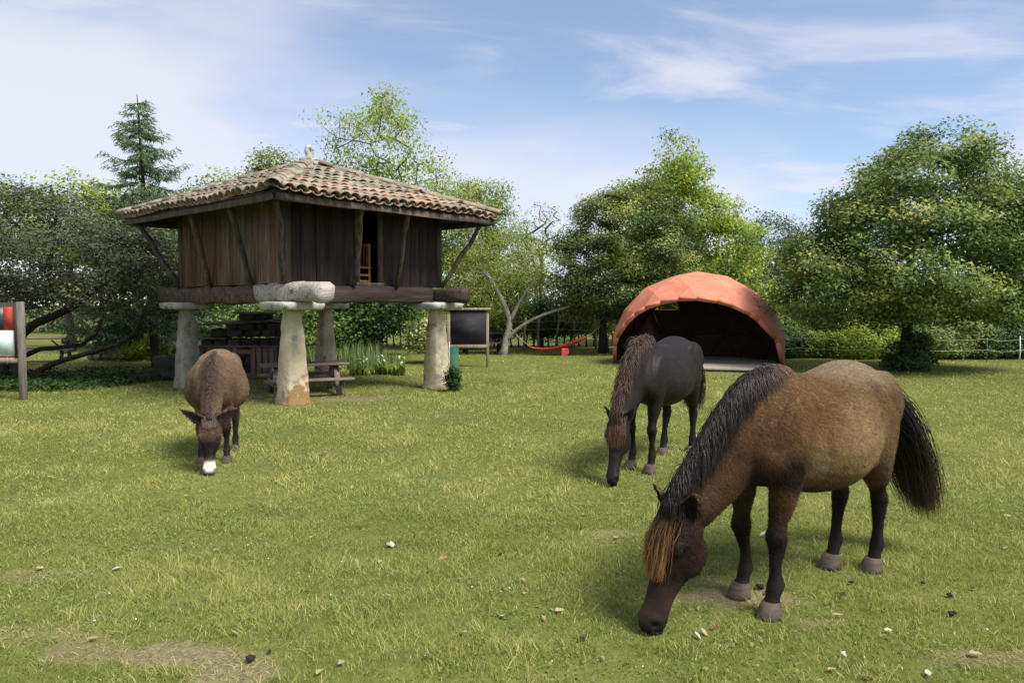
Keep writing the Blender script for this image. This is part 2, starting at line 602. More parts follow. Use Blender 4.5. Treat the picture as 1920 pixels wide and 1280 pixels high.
tile_m = surf('roof_tile', [(.17, .115, .085), (.34, .20, .135), (.47, .27, .17)], 7, (1, 1, 1), .9, .5, 30, vary=.3, bdist=.006,
              spots=[((.26, .235, .19), 9, .44, .60), ((.40, .31, .07), 14, .63, .72), ((.07, .06, .05), 17, .60, .72)])
tile_old = surf('roof_tile_weathered', [(.13, .105, .08), (.26, .20, .145), (.36, .28, .20)], 7, (1, 1, 1), .92, .5, 30, vary=.28, bdist=.006,
                spots=[((.24, .23, .19), 9, .42, .60), ((.36, .29, .06), 12, .58, .70), ((.06, .055, .045), 17, .58, .70)])
dark_in = surf('roof_underside', [(.012, .010, .009), (.035, .027, .023)], 5, (1, 4, 1), .9, .3)

stone_stain = stone_m.copy()
stone_stain.name = 'pillar_stone_stained'
nt = stone_stain.node_tree
N, L = nt.nodes, nt.links
pb = N['Principled BSDF']
src = pb.inputs['Base Color'].links[0].from_socket
tc = N.new('ShaderNodeTexCoord'); sx = N.new('ShaderNodeSeparateXYZ'); L.new(tc.outputs['Object'], sx.inputs[0])
nz = N.new('ShaderNodeTexNoise'); nz.inputs['Scale'].default_value = 7; nz.inputs['Detail'].default_value = 8; nz.inputs['Roughness'].default_value = .65
L.new(tc.outputs['Object'], nz.inputs['Vector'])
ma = N.new('ShaderNodeMath'); ma.operation = 'MULTIPLY_ADD'; ma.inputs[1].default_value = -.55; ma.inputs[2].default_value = .36
L.new(sx.outputs['Z'], ma.inputs[0])
mb2 = N.new('ShaderNodeMath'); mb2.operation = 'MULTIPLY_ADD'; mb2.inputs[1].default_value = -.9; L.new(sx.outputs['Y'], mb2.inputs[0]); L.new(ma.outputs[0], mb2.inputs[2])
md = N.new('ShaderNodeMath'); md.operation = 'ADD'; L.new(mb2.outputs[0], md.inputs[0]); L.new(nz.outputs['Fac'], md.inputs[1])
mr = N.new('ShaderNodeMapRange'); mr.inputs['From Min'].default_value = .80; mr.inputs['From Max'].default_value = .90; L.new(md.outputs[0], mr.inputs['Value'])
mx = N.new('ShaderNodeMix'); mx.data_type = 'RGBA'; L.new(mr.outputs[0], mx.inputs[0]); L.new(src, mx.inputs[6]); mx.inputs[7].default_value = (.27, .165, .07, 1)
L.new(mx.outputs[2], pb.inputs['Base Color'])

GC, GA = (-3.866, 14.298), .847
PU, PV = 1.57, 1.835
WU, WV = 1.65, 1.80
EU, EV, EZ, AZ = 2.35, 2.65, 3.26, 4.22
gran = empty('granary', (*GC, 0), GA, 'old wooden granary with red tiled hip roof raised on stone pillars', 'granary')

for k, (su, sv) in enumerate([(-1, -1), (1, -1), (-1, 1), (1, 1)]):
    rg = np.random.default_rng(50 + k)
    rings = []
    for i in range(17):
        t = i / 16
        z = -.06 + t * 1.60
        w = .205 - .062 * t - .03 * t * t + (.012 if i < 2 else 0)
        c = .028
        prof = np.array([[-w + c, -w], [0, -w - .006], [w - c, -w], [w, -w + c], [w + .006, 0], [w, w - c], [w - c, w], [0, w + .006], [-w + c, w], [-w, w - c], [-w - .006, 0], [-w, -w + c]])
        prof = prof + rg.normal(0, .006, prof.shape) + rg.normal(0, .005, 2)
        rings.append(np.column_stack([prof, np.full(12, z) + rg.normal(0, .004, 12)]))
    p = MB().loft(rings).build('pillar', stone_gr if k == 2 else (stone_stain if k == 0 else stone_m), gran)
    p.location = (su * PU, sv * PV, 0)
    if k != 2: p['label'] = 'tapered cream stone pillar'
    rings = []
    s = .43 + rg.normal(0, .012)
    n = 32
    ang = np.arange(n) * 2 * np.pi / n
    sq = s / np.maximum(np.abs(np.cos(ang)), np.abs(np.sin(ang))) * .92
    sq = np.minimum(sq, s * 1.24) * (1 + rg.normal(0, .012, n))
    for (zz_, f) in [(1.525, .90), (1.545, .97), (1.60, 1.0), (1.64, .985), (1.652, .94)]:
        rings.append(np.column_stack([np.cos(ang) * sq * f, np.sin(ang) * sq * f, np.full(n, zz_) + rg.normal(0, .004, n)]))
    cp = MB().loft(rings).build('capstone', cap_m, gran)
    cp.location = (su * PU, sv * PV, 0)

# main beams: two long ones along the brown wall, two between them
hewn((-1.57, -.95, 1.80), (-1.57, 2.8, 1.80), .27, .30, 14, .012, 1, .16, -.015).build('beam', beam_m, gran)
o = hewn((-1.575, -2.80, 1.815), (-1.575, -.93, 1.80), .30, .30, 12, .013, 2, .2).build('beam', beam_white, gran)
o['label'] = 'bleached and cracked white beam end'
hewn((1.57, -2.62, 1.79), (1.57, 2.7, 1.79), .25, .25, 14, .014, 3, .2).build('beam', beam_dk, gran)
hewn((-1.40, -1.76, 1.79), (1.44, -1.76, 1.79), .27, .29, 10, .008, 4, .1).build('beam', beam_dk, gran)
hewn((-1.42, 1.76, 1.79), (1.44, 1.76, 1.79), .27, .29, 10, .008, 5, .1).build('beam', beam_dk, gran)
MB().box((0, 0, 1.955), (3.0, 3.3, .03)).build('floor', dark_in, gran)


def plank_wall(axis, const, lo, hi, z0, z1, mat, seed, gap=None, out=1, wmin=.17, wmax=.31):
    """Vertical boards along one wall; each board is a part."""
    rg = np.random.default_rng(seed)
    x = lo
    while x < hi - .05:
        w = min(rg.uniform(wmin, wmax), hi - x)
        if hi - x - w < .08: w = hi - x
        if gap and x < gap[0] < x + w: w = gap[0] - x
        if gap and gap[0] - 1e-6 <= x < gap[1] - 1e-6:
            x = gap[1]
            continue
        c = const + out * rg.normal(0, .006)
        s = (w - .006, .04, z1 - z0 + rg.normal(0, .006))
        tilt = rg.normal(0, .004)
        mbx = MB()
        if axis == 'u':
            mbx.box((0, 0, 0), s, None, .0015, rg)
            loc = (x + w / 2, c, (z0 + z1) / 2)
        else:
            mbx.box((0, 0, 0), (s[1], s[0], s[2]), None, .0015, rg)
            loc = (c, x + w / 2, (z0 + z1) / 2)
        mm = mat
        if mat is wood_warm and rg.random() < .18: mm = wood_grey
        if mat is wood_dark and rg.random() < .10: mm = wood_grey2
        o = mbx.build('plank', mm, gran)
        bevel(o, .004)
        o.location = loc
        o.rotation_euler = (0, tilt if axis == 'u' else 0, 0)
        x += w


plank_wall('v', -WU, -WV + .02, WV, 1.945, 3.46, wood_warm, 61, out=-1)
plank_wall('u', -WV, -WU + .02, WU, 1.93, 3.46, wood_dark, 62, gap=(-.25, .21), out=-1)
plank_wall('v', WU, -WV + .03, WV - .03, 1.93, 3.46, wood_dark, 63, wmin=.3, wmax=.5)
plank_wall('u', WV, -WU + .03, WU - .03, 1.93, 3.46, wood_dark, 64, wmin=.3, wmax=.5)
for (u, v, w) in [(-WU, -WV, .12), (WU, -WV, .10), (-WU, WV, .11), (WU, WV, .1)]:
    o = MB().box((0, 0, 0), (w, w, 1.53), None, .003).build('corner_post', strut_m, gran)
    o.location = (u, v, 2.705)
for u in (-.27, .23):
    o = MB().box((0, 0, 0), (.07, .075, 1.5), None, .003).build('door_post', wood_grey, gran)
    o.location = (u, -WV - .015, 2.69)
o = bevel(MB().box((0, 0, 0), (.62, .11, .06), None, .003).build('door_sill', strut_m, gran), .008)
o.location = (-.02, -WV - .01, 1.965)
# wall plates under the roof
for (a, b_) in [((-WU - .02, -WV - .1, 3.40), (WU + .02, -WV - .1, 3.40)), ((-WU - .1, -WV - .02, 3.40), (-WU - .1, WV + .02, 3.40)),
                ((WU + .1, -WV, 3.40), (WU + .1, WV, 3.40)), ((-WU, WV + .1, 3.40), (WU, WV + .1, 3.40))]:
    hewn(a, b_, .09, .14, 6, .004, 9, .1).build('wall_plate', beam_dk, gran)

# raking struts from the beams to the eaves
SZ = 3.235
for k, (a, b_) in enumerate([
        ((-WU - .06, .60, 1.93), (-EU + .10, .20, SZ)), ((-WU - .06, -.84, 1.93), (-EU + .10, -1.12, SZ)),
        ((-WU - .06, -WV - .03, 1.98), (-EU + .14, -EV + .16, SZ)), ((-WU - .05, WV + .05, 1.93), (-EU + .14, EV - .16, SZ)),
        ((-.40, -WV - .10, 1.95), (-.70, -EV + .10, SZ)), ((.54, -WV - .10, 1.92), (.28, -EV + .10, SZ)),
        ((WU + .03, -WV - .06, 1.93), (EU - .14, -EV + .16, SZ)), ((WU + .06, .5, 1.93), (EU - .1, .2, SZ)), ((WU + .05, WV + .05, 1.93), (EU - .14, EV - .16, SZ))]):
    a, b_ = np.array(a), np.array(b_)
    rg = np.random.default_rng(80 + k)
    pts = [a + (b_ - a) * t + rg.normal(0, .012, 3) * (0 < t < 1) for t in np.linspace(0, 1, 7)]
    MB().tube(pts, .045 + rg.normal(0, .004, 7), 8).build('strut', strut_m, gran)

# roof deck
E0 = np.array([[-EU, -EV, EZ], [EU, -EV, EZ], [EU, EV, EZ], [-EU, EV, EZ]])
V = np.concatenate([E0, [[0, 0, AZ]], E0 - [0, 0, .04], [[0, 0, AZ - .10]]])
roof = link('roof', mesh_np('roof', V, [np.array([[0, 1, 6, 5], [1, 2, 7, 6], [2, 3, 8, 7], [3, 0, 5, 8]]),
                                        np.array([[0, 4, 1], [1, 4, 2], [2, 4, 3], [3, 4, 0], [5, 6, 9], [6, 7, 9], [7, 8, 9], [8, 5, 9]])]), dark_in, gran)
for k in range(4):
    a, b_ = E0[k] * [.995, .995, 1] - [0, 0, .085], E0[(k + 1) % 4] * [.995, .995, 1] - [0, 0, .085]
    d = (b_ - a) / np.linalg.norm(b_ - a)
    hewn(a + d * .03, b_ - d * .03, .05, .10, 8, .004, 30 + k, .08).build('eave_board', strut_m, roof)


def tile_mesh(name, r0, r1, ln, up=True, seg=7, th=.014, seed=0):
    """Barrel tile: wide end at y=0, narrow end at y=ln; arched up, or a channel when up is False."""
    rg = np.random.default_rng(seed)
    rings = []
    a = np.linspace(.10, np.pi - .10, seg)
    for (y, r) in ((0, r0), (ln * .5, (r0 + r1) / 2), (ln, r1)):
        o_ = np.column_stack([-np.cos(a) * r, np.full(seg, y), np.sin(a) * r * .82])
        i_ = np.column_stack([-np.cos(a[::-1]) * (r - th), np.full(seg, y), np.sin(a[::-1]) * (r - th) * .82 - .002])
        pr = np.concatenate([o_, i_]) + rg.normal(0, .0015, (2 * seg, 3))
        if not up:
            pr[:, 2] *= -.75
        rings.append(pr)
    n = 2 * seg
    V = np.concatenate(rings)
    i = np.arange(n); j = (i + 1) % n
    Q = np.concatenate([np.stack([k * n + i, k * n + j, (k + 1) * n + j, (k + 1) * n + i], 1) for k in range(2)])
    e = [[k * 2 * n + 0 + s, k * 2 * n + s + 1, k * 2 * n + n - 2 - s, k * 2 * n + n - 1 - s] for k in (0, 1) for s in range(seg - 1)]
    Q = np.concatenate([Q, e])
    mb_ = MB(); mb_.add(V, Q)
    me = mb_.mesh(name)
    me.shade_smooth()
    return me


cover_me = [tile_mesh('tile', .098 + .004 * k, .08, .40, True, seed=k) for k in range(4)]
for k, me in enumerate(cover_me): me.materials.append(tile_m if k < 2 else tile_old)
cover_me2 = [me.copy() for me in cover_me]
for me in cover_me2:
    me.materials.clear(); me.materials.append(tile_old)
chan_me = [tile_mesh('channel_tile', .092, .08, .40, False, seed=9 + k) for k in range(2)]
for me in chan_me: me.materials.append(tile_m)
rest = MB()


def mesh_arrays(me):
    v = np.zeros(len(me.vertices) * 3); me.vertices.foreach_get('co', v)
    q = np.array([p.vertices[:] for p in me.polygons])
    return v.reshape(-1, 3), q


cov_a, chan_a = mesh_arrays(cover_me[1]), mesh_arrays(chan_me[0])
APEX = np.array([0, 0, AZ])
n_tile = 0
rgT = np.random.default_rng(5)
for face in range(4):                       # 0: towards the blackboard, 3: towards the donkey; 1 and 2 lie behind
    A, B = E0[face], E0[(face + 1) % 4]
    e = (B - A) / np.linalg.norm(B - A)
    W = np.linalg.norm(B - A)
    mid = (A + B) / 2
    s = APEX - mid
    SL = np.linalg.norm(s); s = s / SL
    nrm = np.cross(e, s)
    if nrm[2] < 0: nrm = -nrm
    visible = face in (0, 3)
    ncol = int(round(W / .192))
    rows = int(SL / .285)
    for r in range(rows):
        y0 = -.075 + r * .285
        for c in range(ncol * 2 + 1):
            chan = c % 2 == 1
            xx = (c / 2 - ncol / 2) * (W / ncol)
            half = W / 2 * (1 - (max(y0, 0) + .13) / SL) + .03
            if abs(xx) > half: continue
            sag = .03 * math.sin(xx * 2.1 + face) * (1 - y0 / SL) + .012 * math.sin(xx * 5 + r * 1.3)
            P = mid + e * (xx + rgT.normal(0, .006)) + s * (y0 + rgT.normal(0, .012)) + nrm * ((.065 if chan else .052) + .5 * sag + .004 + rgT.normal(0, .004))
            tilt = .055
            sy = s * math.cos(tilt) + nrm * -math.sin(tilt)
            nz_ = nrm * math.cos(tilt) + s * math.sin(tilt)
            yaw = rgT.normal(0, .025)
            ex = e * math.cos(yaw) + sy * math.sin(yaw)
            sy = np.cross(nz_, ex) if np.dot(np.cross(nz_, ex), sy) > 0 else -np.cross(nz_, ex)
            if visible and (not chan or r == 0):
                low = r < 3
                me = (chan_me[rgT.integers(2)] if chan else (cover_me if (low and face == 0 or rgT.random() < .25) else cover_me2)[rgT.integers(4)])
                o = bpy.data.objects.new('channel_tile' if chan else 'tile', me)
                COL.objects.link(o)
                o.parent = roof
                o.matrix_local = Matrix(np.column_stack([np.column_stack([ex, sy, nz_]), P]).tolist() + [[0, 0, 0, 1]])
                n_tile += 1
            else:
                v, q = chan_a if chan else cov_a
                rest.add(P + v @ np.stack([ex, sy, nz_]), q)
o = rest.build('roof_tiles', tile_old, roof, True)
o['kind'] = 'stuff'
ridge_me = tile_mesh('ridge_tile', .125, .105, .42, True, seed=20)
ridge_me.materials.append(tile_old)
for k in range(4):
    A = E0[k]
    d = APEX - A
    Ln = np.linalg.norm(d); d = d / Ln
    side = np.cross(d, [0, 0, 1]); side /= np.linalg.norm(side)
    up = np.cross(side, d)
    if up[2] < 0: up = -up; side = -side
    t = -.08
    while t < Ln - .2:
        P = A + d * t + up * (.085 + rgT.normal(0, .006))
        o = bpy.data.objects.new('ridge_tile', ridge_me)
        COL.objects.link(o); o.parent = roof
        sd = side * math.cos(.05) + up * rgT.normal(0, .05)
        sd /= np.linalg.norm(sd)
        u2 = np.cross(sd, d)
        if u2[2] < 0: u2 = -u2
        o.matrix_local = Matrix(np.column_stack([np.column_stack([np.cross(d, u2), d, u2]), P]).tolist() + [[0, 0, 0, 1]])
        t += .30
# stone finial with an eye through its ball
fin = MB()
fin.box((0, 0, AZ + .06), (.42, .42, .09), None, .012)
fin.box((0, 0, AZ + .13), (.28, .28, .08), None, .008)
fin.loft([ring((0, 0, AZ + .16), (1, 0, 0), (0, 1, 0), .085, .085, 12), ring((0, 0, AZ + .24), (1, 0, 0), (0, 1, 0), .07, .07, 12)])
tor = []
for k in range(14):
    a = 2 * np.pi * k / 14
    c = np.array([math.cos(a) * .062, 0, AZ + .315 + math.sin(a) * .075])
    tor.append(c)
tor.append(tor[0])
fin.tube(tor, .042, 8)
fin.build('finial', cap_m, roof)

# light wooden chair inside the doorway
chair_m = surf('chair_wood', [(.22, .10, .045), (.36, .18, .08), (.46, .25, .12)], 6, (3, 3, .5), .5, .2, vary=.05)
U2 = np.array([math.cos(GA), math.sin(GA)]); V2 = np.array([-math.sin(GA), math.cos(GA)])
cw = np.array(GC) + U2 * -.06 + V2 * -1.50
ch = empty('wooden_chair', (cw[0], cw[1], 1.972), GA, 'small light brown wooden chair standing in the dark granary doorway', 'chair')
for (x, y, h) in [(-.17, -.16, .28), (.17, -.16, .72), (-.17, .16, .28), (.17, .16, .72)]:
    bevel(MB().box((x, y, h / 2), (.035, .035, h)).build('leg', chair_m, ch), .004)
bevel(MB().box((0, 0, .295), (.40, .38, .035)).build('seat', chair_m, ch), .006)
for zz_ in (.05, .16):
    bevel(MB().box((0, -.16, zz_), (.31, .025, .04)).build('stretcher', chair_m, ch), .003)
for y in (-.09, 0, .09):
    MB().box((.17, y, .50), (.02, .03, .36)).build('slat', chair_m, ch)
MB().box((.17, 0, .70), (.03, .30, .05)).build('top_rail', chair_m, ch)

# ------------------------------------------------------------------ geodesic shelter
dome_m = surf('dome_paint', [(.46, .135, .075), (.55, .185, .110), (.61, .235, .15)], 1.6, (1, 1, 1), .62, .15, 40, vary=.07, spec=.35,
              spots=[((.32, .12, .08), 3.5, .58, .72), ((.52, .22, .15), 2.2, .58, .75)])
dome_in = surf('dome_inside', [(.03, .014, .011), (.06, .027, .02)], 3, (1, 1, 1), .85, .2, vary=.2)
deck_m = surf('deck_boards', [(.22, .185, .15), (.36, .31, .26), (.45, .41, .35)], 4, (.5, 5, 5), .85, .4, vary=.15)
DC, DR, DZ, DSZ = np.array([5.05, 20.25]), 2.32, .36, .93
dome = empty('geodesic_shelter', (DC[0], DC[1], 0), 0, 'terracotta red geodesic shelter with wide open front on the lawn', 'shelter')
phi = (1 + 5 ** .5) / 2
iv = np.array([[-1, phi, 0], [1, phi, 0], [-1, -phi, 0], [1, -phi, 0], [0, -1, phi], [0, 1, phi], [0, -1, -phi], [0, 1, -phi], [phi, 0, -1], [phi, 0, 1], [-phi, 0, -1], [-phi, 0, 1]])
iv /= np.linalg.norm(iv[0])
fc = [[0, 11, 5], [0, 5, 1], [0, 1, 7], [0, 7, 10], [0, 10, 11], [1, 5, 9], [5, 11, 4], [11, 10, 2], [10, 7, 6], [7, 1, 8], [3, 9, 4], [3, 4, 2], [3, 2, 6], [3, 6, 8], [3, 8, 9], [4, 9, 5], [2, 4, 11], [6, 2, 10], [8, 6, 7], [9, 8, 1]]
# turn one vertex to the top
zt = iv[5] / np.linalg.norm(iv[5])
q_ = Vector(zt).rotation_difference(Vector((0, 0, 1)))
Rm = np.array((Matrix.Rotation(R(14), 3, 'Z') @ q_.to_matrix()))
iv = iv @ Rm.T
bm = bmesh.new()
cache = {}


def dv(p):
    p = p / np.linalg.norm(p)
    k = tuple(np.round(p, 5))
    if k not in cache:
        cache[k] = bm.verts.new((p[0] * DR, p[1] * DR, DZ + p[2] * DR * DSZ))
    return cache[k]


for f in fc:
    a, b_, c = iv[f[0]], iv[f[1]], iv[f[2]]
    g = lambda i, j: a + (b_ - a) * i / 3 + (c - a) * j / 3
    for i in range(3):
        for j in range(3 - i):
            bm.faces.new([dv(g(i, j)), dv(g(i + 1, j)), dv(g(i, j + 1))])
            if i + j < 2:
                bm.faces.new([dv(g(i + 1, j)), dv(g(i + 1, j + 1)), dv(g(i, j + 1))])
bmesh.ops.bisect_plane(bm, geom=bm.verts[:] + bm.edges[:] + bm.faces[:], plane_co=(0, 0, .02), plane_no=(0, 0, -1), clear_outer=True)
no2 = np.array([-.33, -.944])
pn = np.array([*(no2 * .81), -.585])
bmesh.ops.bisect_plane(bm, geom=bm.verts[:] + bm.edges[:] + bm.faces[:], plane_co=(*(no2 * .36), 0), plane_no=pn, clear_outer=True)
bm.normal_update()
ctr = Vector((0, 0, DZ))
rim_pts = [v.co.copy() for v in bm.verts if abs((Vector(v.co) - Vector((*(no2 * .36), 0))).dot(Vector(pn))) < 1e-3]
edges_seen = set()
TH = .03
hole_dir = np.array([-.30, 1.85, 1.27]); hole_dir = hole_dir / np.linalg.norm(hole_dir)
best = min(bm.faces, key=lambda f: (Vector(hole_dir) * DR - (f.calc_center_median() - ctr)).length)
for f in bm.faces:
    P = np.array([v.co[:] for v in f.verts])
    if f == best: continue
    cen = P.mean(0)
    nr = np.array(f.normal)
    if np.dot(nr, cen - np.array(ctr)) < 0: nr = -nr
    Pi = cen + (P - cen) * .992
    k = len(P)
    Vv = np.concatenate([Pi, Pi - nr * TH])
    me_ = bpy.data.meshes.new('panel')
    faces = [list(range(k)), list(range(2 * k - 1, k - 1, -1))] + [[i, k + i, k + (i + 1) % k, (i + 1) % k] for i in range(k)]
    me_.from_pydata(Vv.tolist(), [], faces)
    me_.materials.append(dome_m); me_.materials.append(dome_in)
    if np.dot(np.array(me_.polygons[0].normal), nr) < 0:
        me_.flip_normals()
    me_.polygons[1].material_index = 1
    link('panel', me_, None, dome)
    for ed in f.edges:
        key = tuple(sorted(v.index for v in ed.verts))
        if id(ed) in edges_seen: continue
        edges_seen.add(id(ed))
done = set()
for ed in bm.edges:
    a, b_ = [np.array(v.co[:]) for v in ed.verts]
    if np.linalg.norm(a - b_) < .12: continue
    if len(ed.link_faces) < 2: continue
    ca = np.array(ctr)
    sh = lambda p: ca + (p - ca) * (1 - .055 / np.linalg.norm(p - ca))
    a2, b2 = sh(a), sh(b_)
    Rm = rot_x_to(b2 - a2, (a2 + b2) / 2 - ca)
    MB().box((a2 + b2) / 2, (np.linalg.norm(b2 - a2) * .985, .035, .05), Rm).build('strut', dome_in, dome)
# rim band round the opening
ang0 = sorted(rim_pts, key=lambda p: math.atan2(p.z - .0, (Vector((no2[1], -no2[0], 0)).dot(p))))
for k in range(len(ang0) - 1):
    a, b_ = np.array(ang0[k]), np.array(ang0[k + 1])
    if np.linalg.norm(a - b_) < .03: continue
    md = (a + b_) / 2
    inw = np.array([0, 0, .2]) + np.array([*(no2 * .36), 0]) - md
    inw -= pn * np.dot(inw, pn); inw /= np.linalg.norm(inw)
    Vv = []
    for p in (a, b_):
        for (i_, o_) in ((-.012, -.03), (.085, -.03), (.085, .035), (-.012, .035)):
            Vv.append(p + inw * i_ + pn * o_)
    MB().add(Vv, [[0, 1, 2, 3], [7, 6, 5, 4], [0, 4, 5, 1], [1, 5, 6, 2], [2, 6, 7, 3], [3, 7, 4, 0]]).build('rim', dome_m, dome)
bm.free()
# timber floor of the shelter, boards running across the opening
dk = empty('deck', (0, 0, 0), math.atan2(-no2[0], no2[1]) + math.pi)
dk.parent = dome
side = np.array([no2[1], -no2[0]])
k = 0
for s_ in np.arange(-1.9, 2.25, .148):
    # s_ measured along the opening direction
    hw = 1.72 if s_ > 0.2 else math.sqrt(max(2.2 ** 2 - s_ ** 2, .2)) - .12
    hw = min(hw, 2.08)
    c = no2 * s_
    Rm = rot_x_to((*side, 0))
    bevel(MB().box((c[0], c[1], .06), (2 * hw, .14, .05), Rm, .002).build('board', deck_m, dome), .004)
    k += 1
bpy.data.objects.remove(dk)

# ------------------------------------------------------------------ trees and shrubs
bark_dk = surf('bark_dark', [(.018, .014, .010), (.045, .036, .027), (.08, .066, .05)], 5, (3, 3, .6), .9, .8, 10, bdist=.02)
bark_br = surf('bark_brown', [(.04, .032, .024), (.095, .078, .06), (.16, .135, .105)], 5, (3, 3, .6), .9, .8, 10, bdist=.02)
bark_pale = surf('bark_pale', [(.14, .12, .09), (.27, .24, .19), (.40, .37, .31)], 6, (2, 2, 1), .9, .6, 14, bdist=.01,
                 spots=[((.13, .15, .08), 7, .56, .68)])
bark_ivy = surf('bark_mossy', [(.09, .075, .05), (.18, .15, .10), (.26, .22, .15)], 5, (3, 3, .7), .9, .8, 10, bdist=.02)

L_dark = leafmat('leaf_shrub', [(0, (.026, .040, .022)), (.4, (.062, .085, .042)), (.75, (.115, .138, .070)), (.99, (.160, .175, .095)), (1, (.30, .25, .04))], .6, .22)
L_green = leafmat('leaf_mid_green', [(0, (0.056, 0.108, 0.024)), (.45, (0.140, 0.235, 0.043)), (.8, (0.256, 0.352, 0.066)), (1, (0.411, 0.427, 0.088))], .5, .35)
L_light = leafmat('leaf_light_green', [(0, (0.099, 0.164, 0.026)), (.45, (0.246, 0.338, 0.052)), (.8, (0.406, 0.481, 0.078)), (1, (0.568, 0.573, 0.112))], .5, .4)
L_gold = leafmat('leaf_glossy', [(0, (.020, .045, .014)), (.4, (.065, .115, .026)), (.75, (.165, .215, .042)), (1, (.29, .32, .066))], .45, .28, .3)
L_lime = leafmat('leaf_linden', [(0, (.045, .085, .030)), (.4, (.12, .195, .055)), (.75, (.235, .30, .080)), (1, (.38, .38, .10))], .5, .32)
L_olive = leafmat('leaf_olive', [(0, (0.085, 0.133, 0.029)), (.45, (0.199, 0.267, 0.053)), (.8, (0.312, 0.375, 0.090)), (1, (0.453, 0.482, 0.143))], .6, .4)
L_far = leafmat('leaf_far', [(0, (0.049, 0.078, 0.040)), (.5, (0.099, 0.139, 0.070)), (1, (0.181, 0.225, 0.116))], .7, .3)  # distance haze is put into the greyed leaf colour
L_needle = leafmat('spruce_needle', [(0, (0.050, 0.109, 0.064)), (.45, (0.126, 0.206, 0.109)), (.8, (0.230, 0.315, 0.130)), (1, (0.368, 0.413, 0.162))], .6, .25)
L_ivy = leafmat('leaf_ivy', [(0, (0.017, 0.041, 0.014)), (.5, (0.043, 0.088, 0.024)), (1, (0.100, 0.155, 0.041))], .45, .2)
L_bright = leafmat('leaf_bright', [(0, (0.115, 0.186, 0.023)), (.5, (0.246, 0.341, 0.046)), (1, (0.460, 0.496, 0.093))], .5, .45)
L_pale = leafmat('leaf_pale_hedge', [(0, (0.076, 0.128, 0.039)), (.4, (0.208, 0.273, 0.078)), (.8, (0.397, 0.443, 0.155)), (1, (0.793, 0.733, 0.388))], .55, .35)


def unit(v):
    return v / (np.linalg.norm(v, axis=-1, keepdims=True) + 1e-9)


def leaf_quads(P, Nr, size, lv, rg, aspect=.6, droop=0.0, tri=False):
    """One bent pointed leaf (4 corners) at each point."""
    n = len(P)
    r = unit(rg.normal(0, 1, (n, 3)))
    d = unit(np.cross(Nr, r))
    d[:, 2] -= droop
    d = unit(d)
    e = unit(np.cross(Nr, d))
    nn = np.cross(d, e)
    s = size[:, None]
    a = P - d * s * .5
    t = P + d * s * .5 - nn * s * .08
    l_ = P + e * s * aspect * .5 + nn * s * .10 - d * s * .06
    r_ = P - e * s * aspect * .5 + nn * s * .10 - d * s * .06
    if tri:
        l2 = P - d * s * .38 + e * s * aspect * .5
        r2 = P - d * s * .38 - e * s * aspect * .5
        V = np.stack([l2, r2, t], 1).reshape(-1, 3)
        k = np.arange(n) * 3
        return V, np.stack([k, k + 1, k + 2], 1), np.repeat(lv, 3)
    V = np.stack([a, l_, t, r_], 1).reshape(-1, 3)
    k = np.arange(n) * 4
    return V, np.stack([k, k + 1, k + 2, k + 3], 1), np.repeat(lv, 4)


def blob_points(blobs, n, rg, shell=.5):
    """Clump centres spread through ellipsoids, more of them near the skin; lumpy outline."""
    B = np.array([b[:6] for b in blobs], float)
    wt = B[:, 3] * B[:, 4] * B[:, 5]
    wt = wt ** .75
    k = rg.choice(len(B), n, p=wt / wt.sum())
    d = unit(rg.normal(0, 1, (n, 3)))
    ph = rg.random(3) * 7
    lump = 1 + .13 * np.sin(d[:, 0] * 4.1 + ph[0] + k) * np.cos(d[:, 2] * 5.3 + ph[1]) + .08 * np.sin(d[:, 1] * 9 + ph[2]) + rg.normal(0, .045, n)
    r = (shell + (1 - shell) * rg.random(n)) ** .6 * lump
    P = B[k, :3] + d * r[:, None] * B[k, 3:6]
    out = unit(d / B[k, 3:6])
    # drop points deep inside another blob
    inside = np.zeros(n, bool)
    for j in range(len(B)):
        q = ((P - B[j, :3]) / B[j, 3:6])
        inside |= ((q ** 2).sum(1) < .42) & (k != j) & (rg.random(n) < .75)
    return P[~inside], out[~inside], r[~inside]


def crown_mesh(name, blobs, n_clump, n_leaf, clump_r, leaf, rg, flat=.6, shell=.45, up=.55, aspect=.6, droop=.15, lvc=.42, lvs=.2, zmin=None, out_w=.5, cvs=.17):
    n_leaf = int(n_leaf * 1.62)
    leaf = leaf * .82
    aspect = aspect * 1.1
    C, out, rr = blob_points(blobs, n_clump, rg, shell)
    m = len(C)
    cv = rg.normal(0, cvs, m)
    idx = np.repeat(np.arange(m), n_leaf)
    n = len(idx)
    off = rg.normal(0, 1, (n, 3))
    rad_ = np.linalg.norm(off, axis=1, keepdims=True)
    off = off * np.minimum(1, 2.0 / rad_) * np.array([1, 1, flat]) * clump_r
    P = C[idx] + off
    if zmin is not None:
        P[:, 2] = np.maximum(P[:, 2], zmin + .25 * rg.random(n))
    Nr = unit(out[idx] * out_w + np.array([0, 0, up]) + rg.normal(0, .36, (n, 3)))
    zr = (P[:, 2] - P[:, 2].min()) / (np.ptp(P[:, 2]) + 1e-6)
    lv = np.clip(lvc + cv[idx] + rg.normal(0, lvs, n) + .10 * (off[:, 2] / (clump_r * flat)), 0, 1)
    size = leaf * rg.uniform(.65, 1.3, n)
    return leaf_quads(P, Nr, size, lv, rg, aspect, droop, True), C


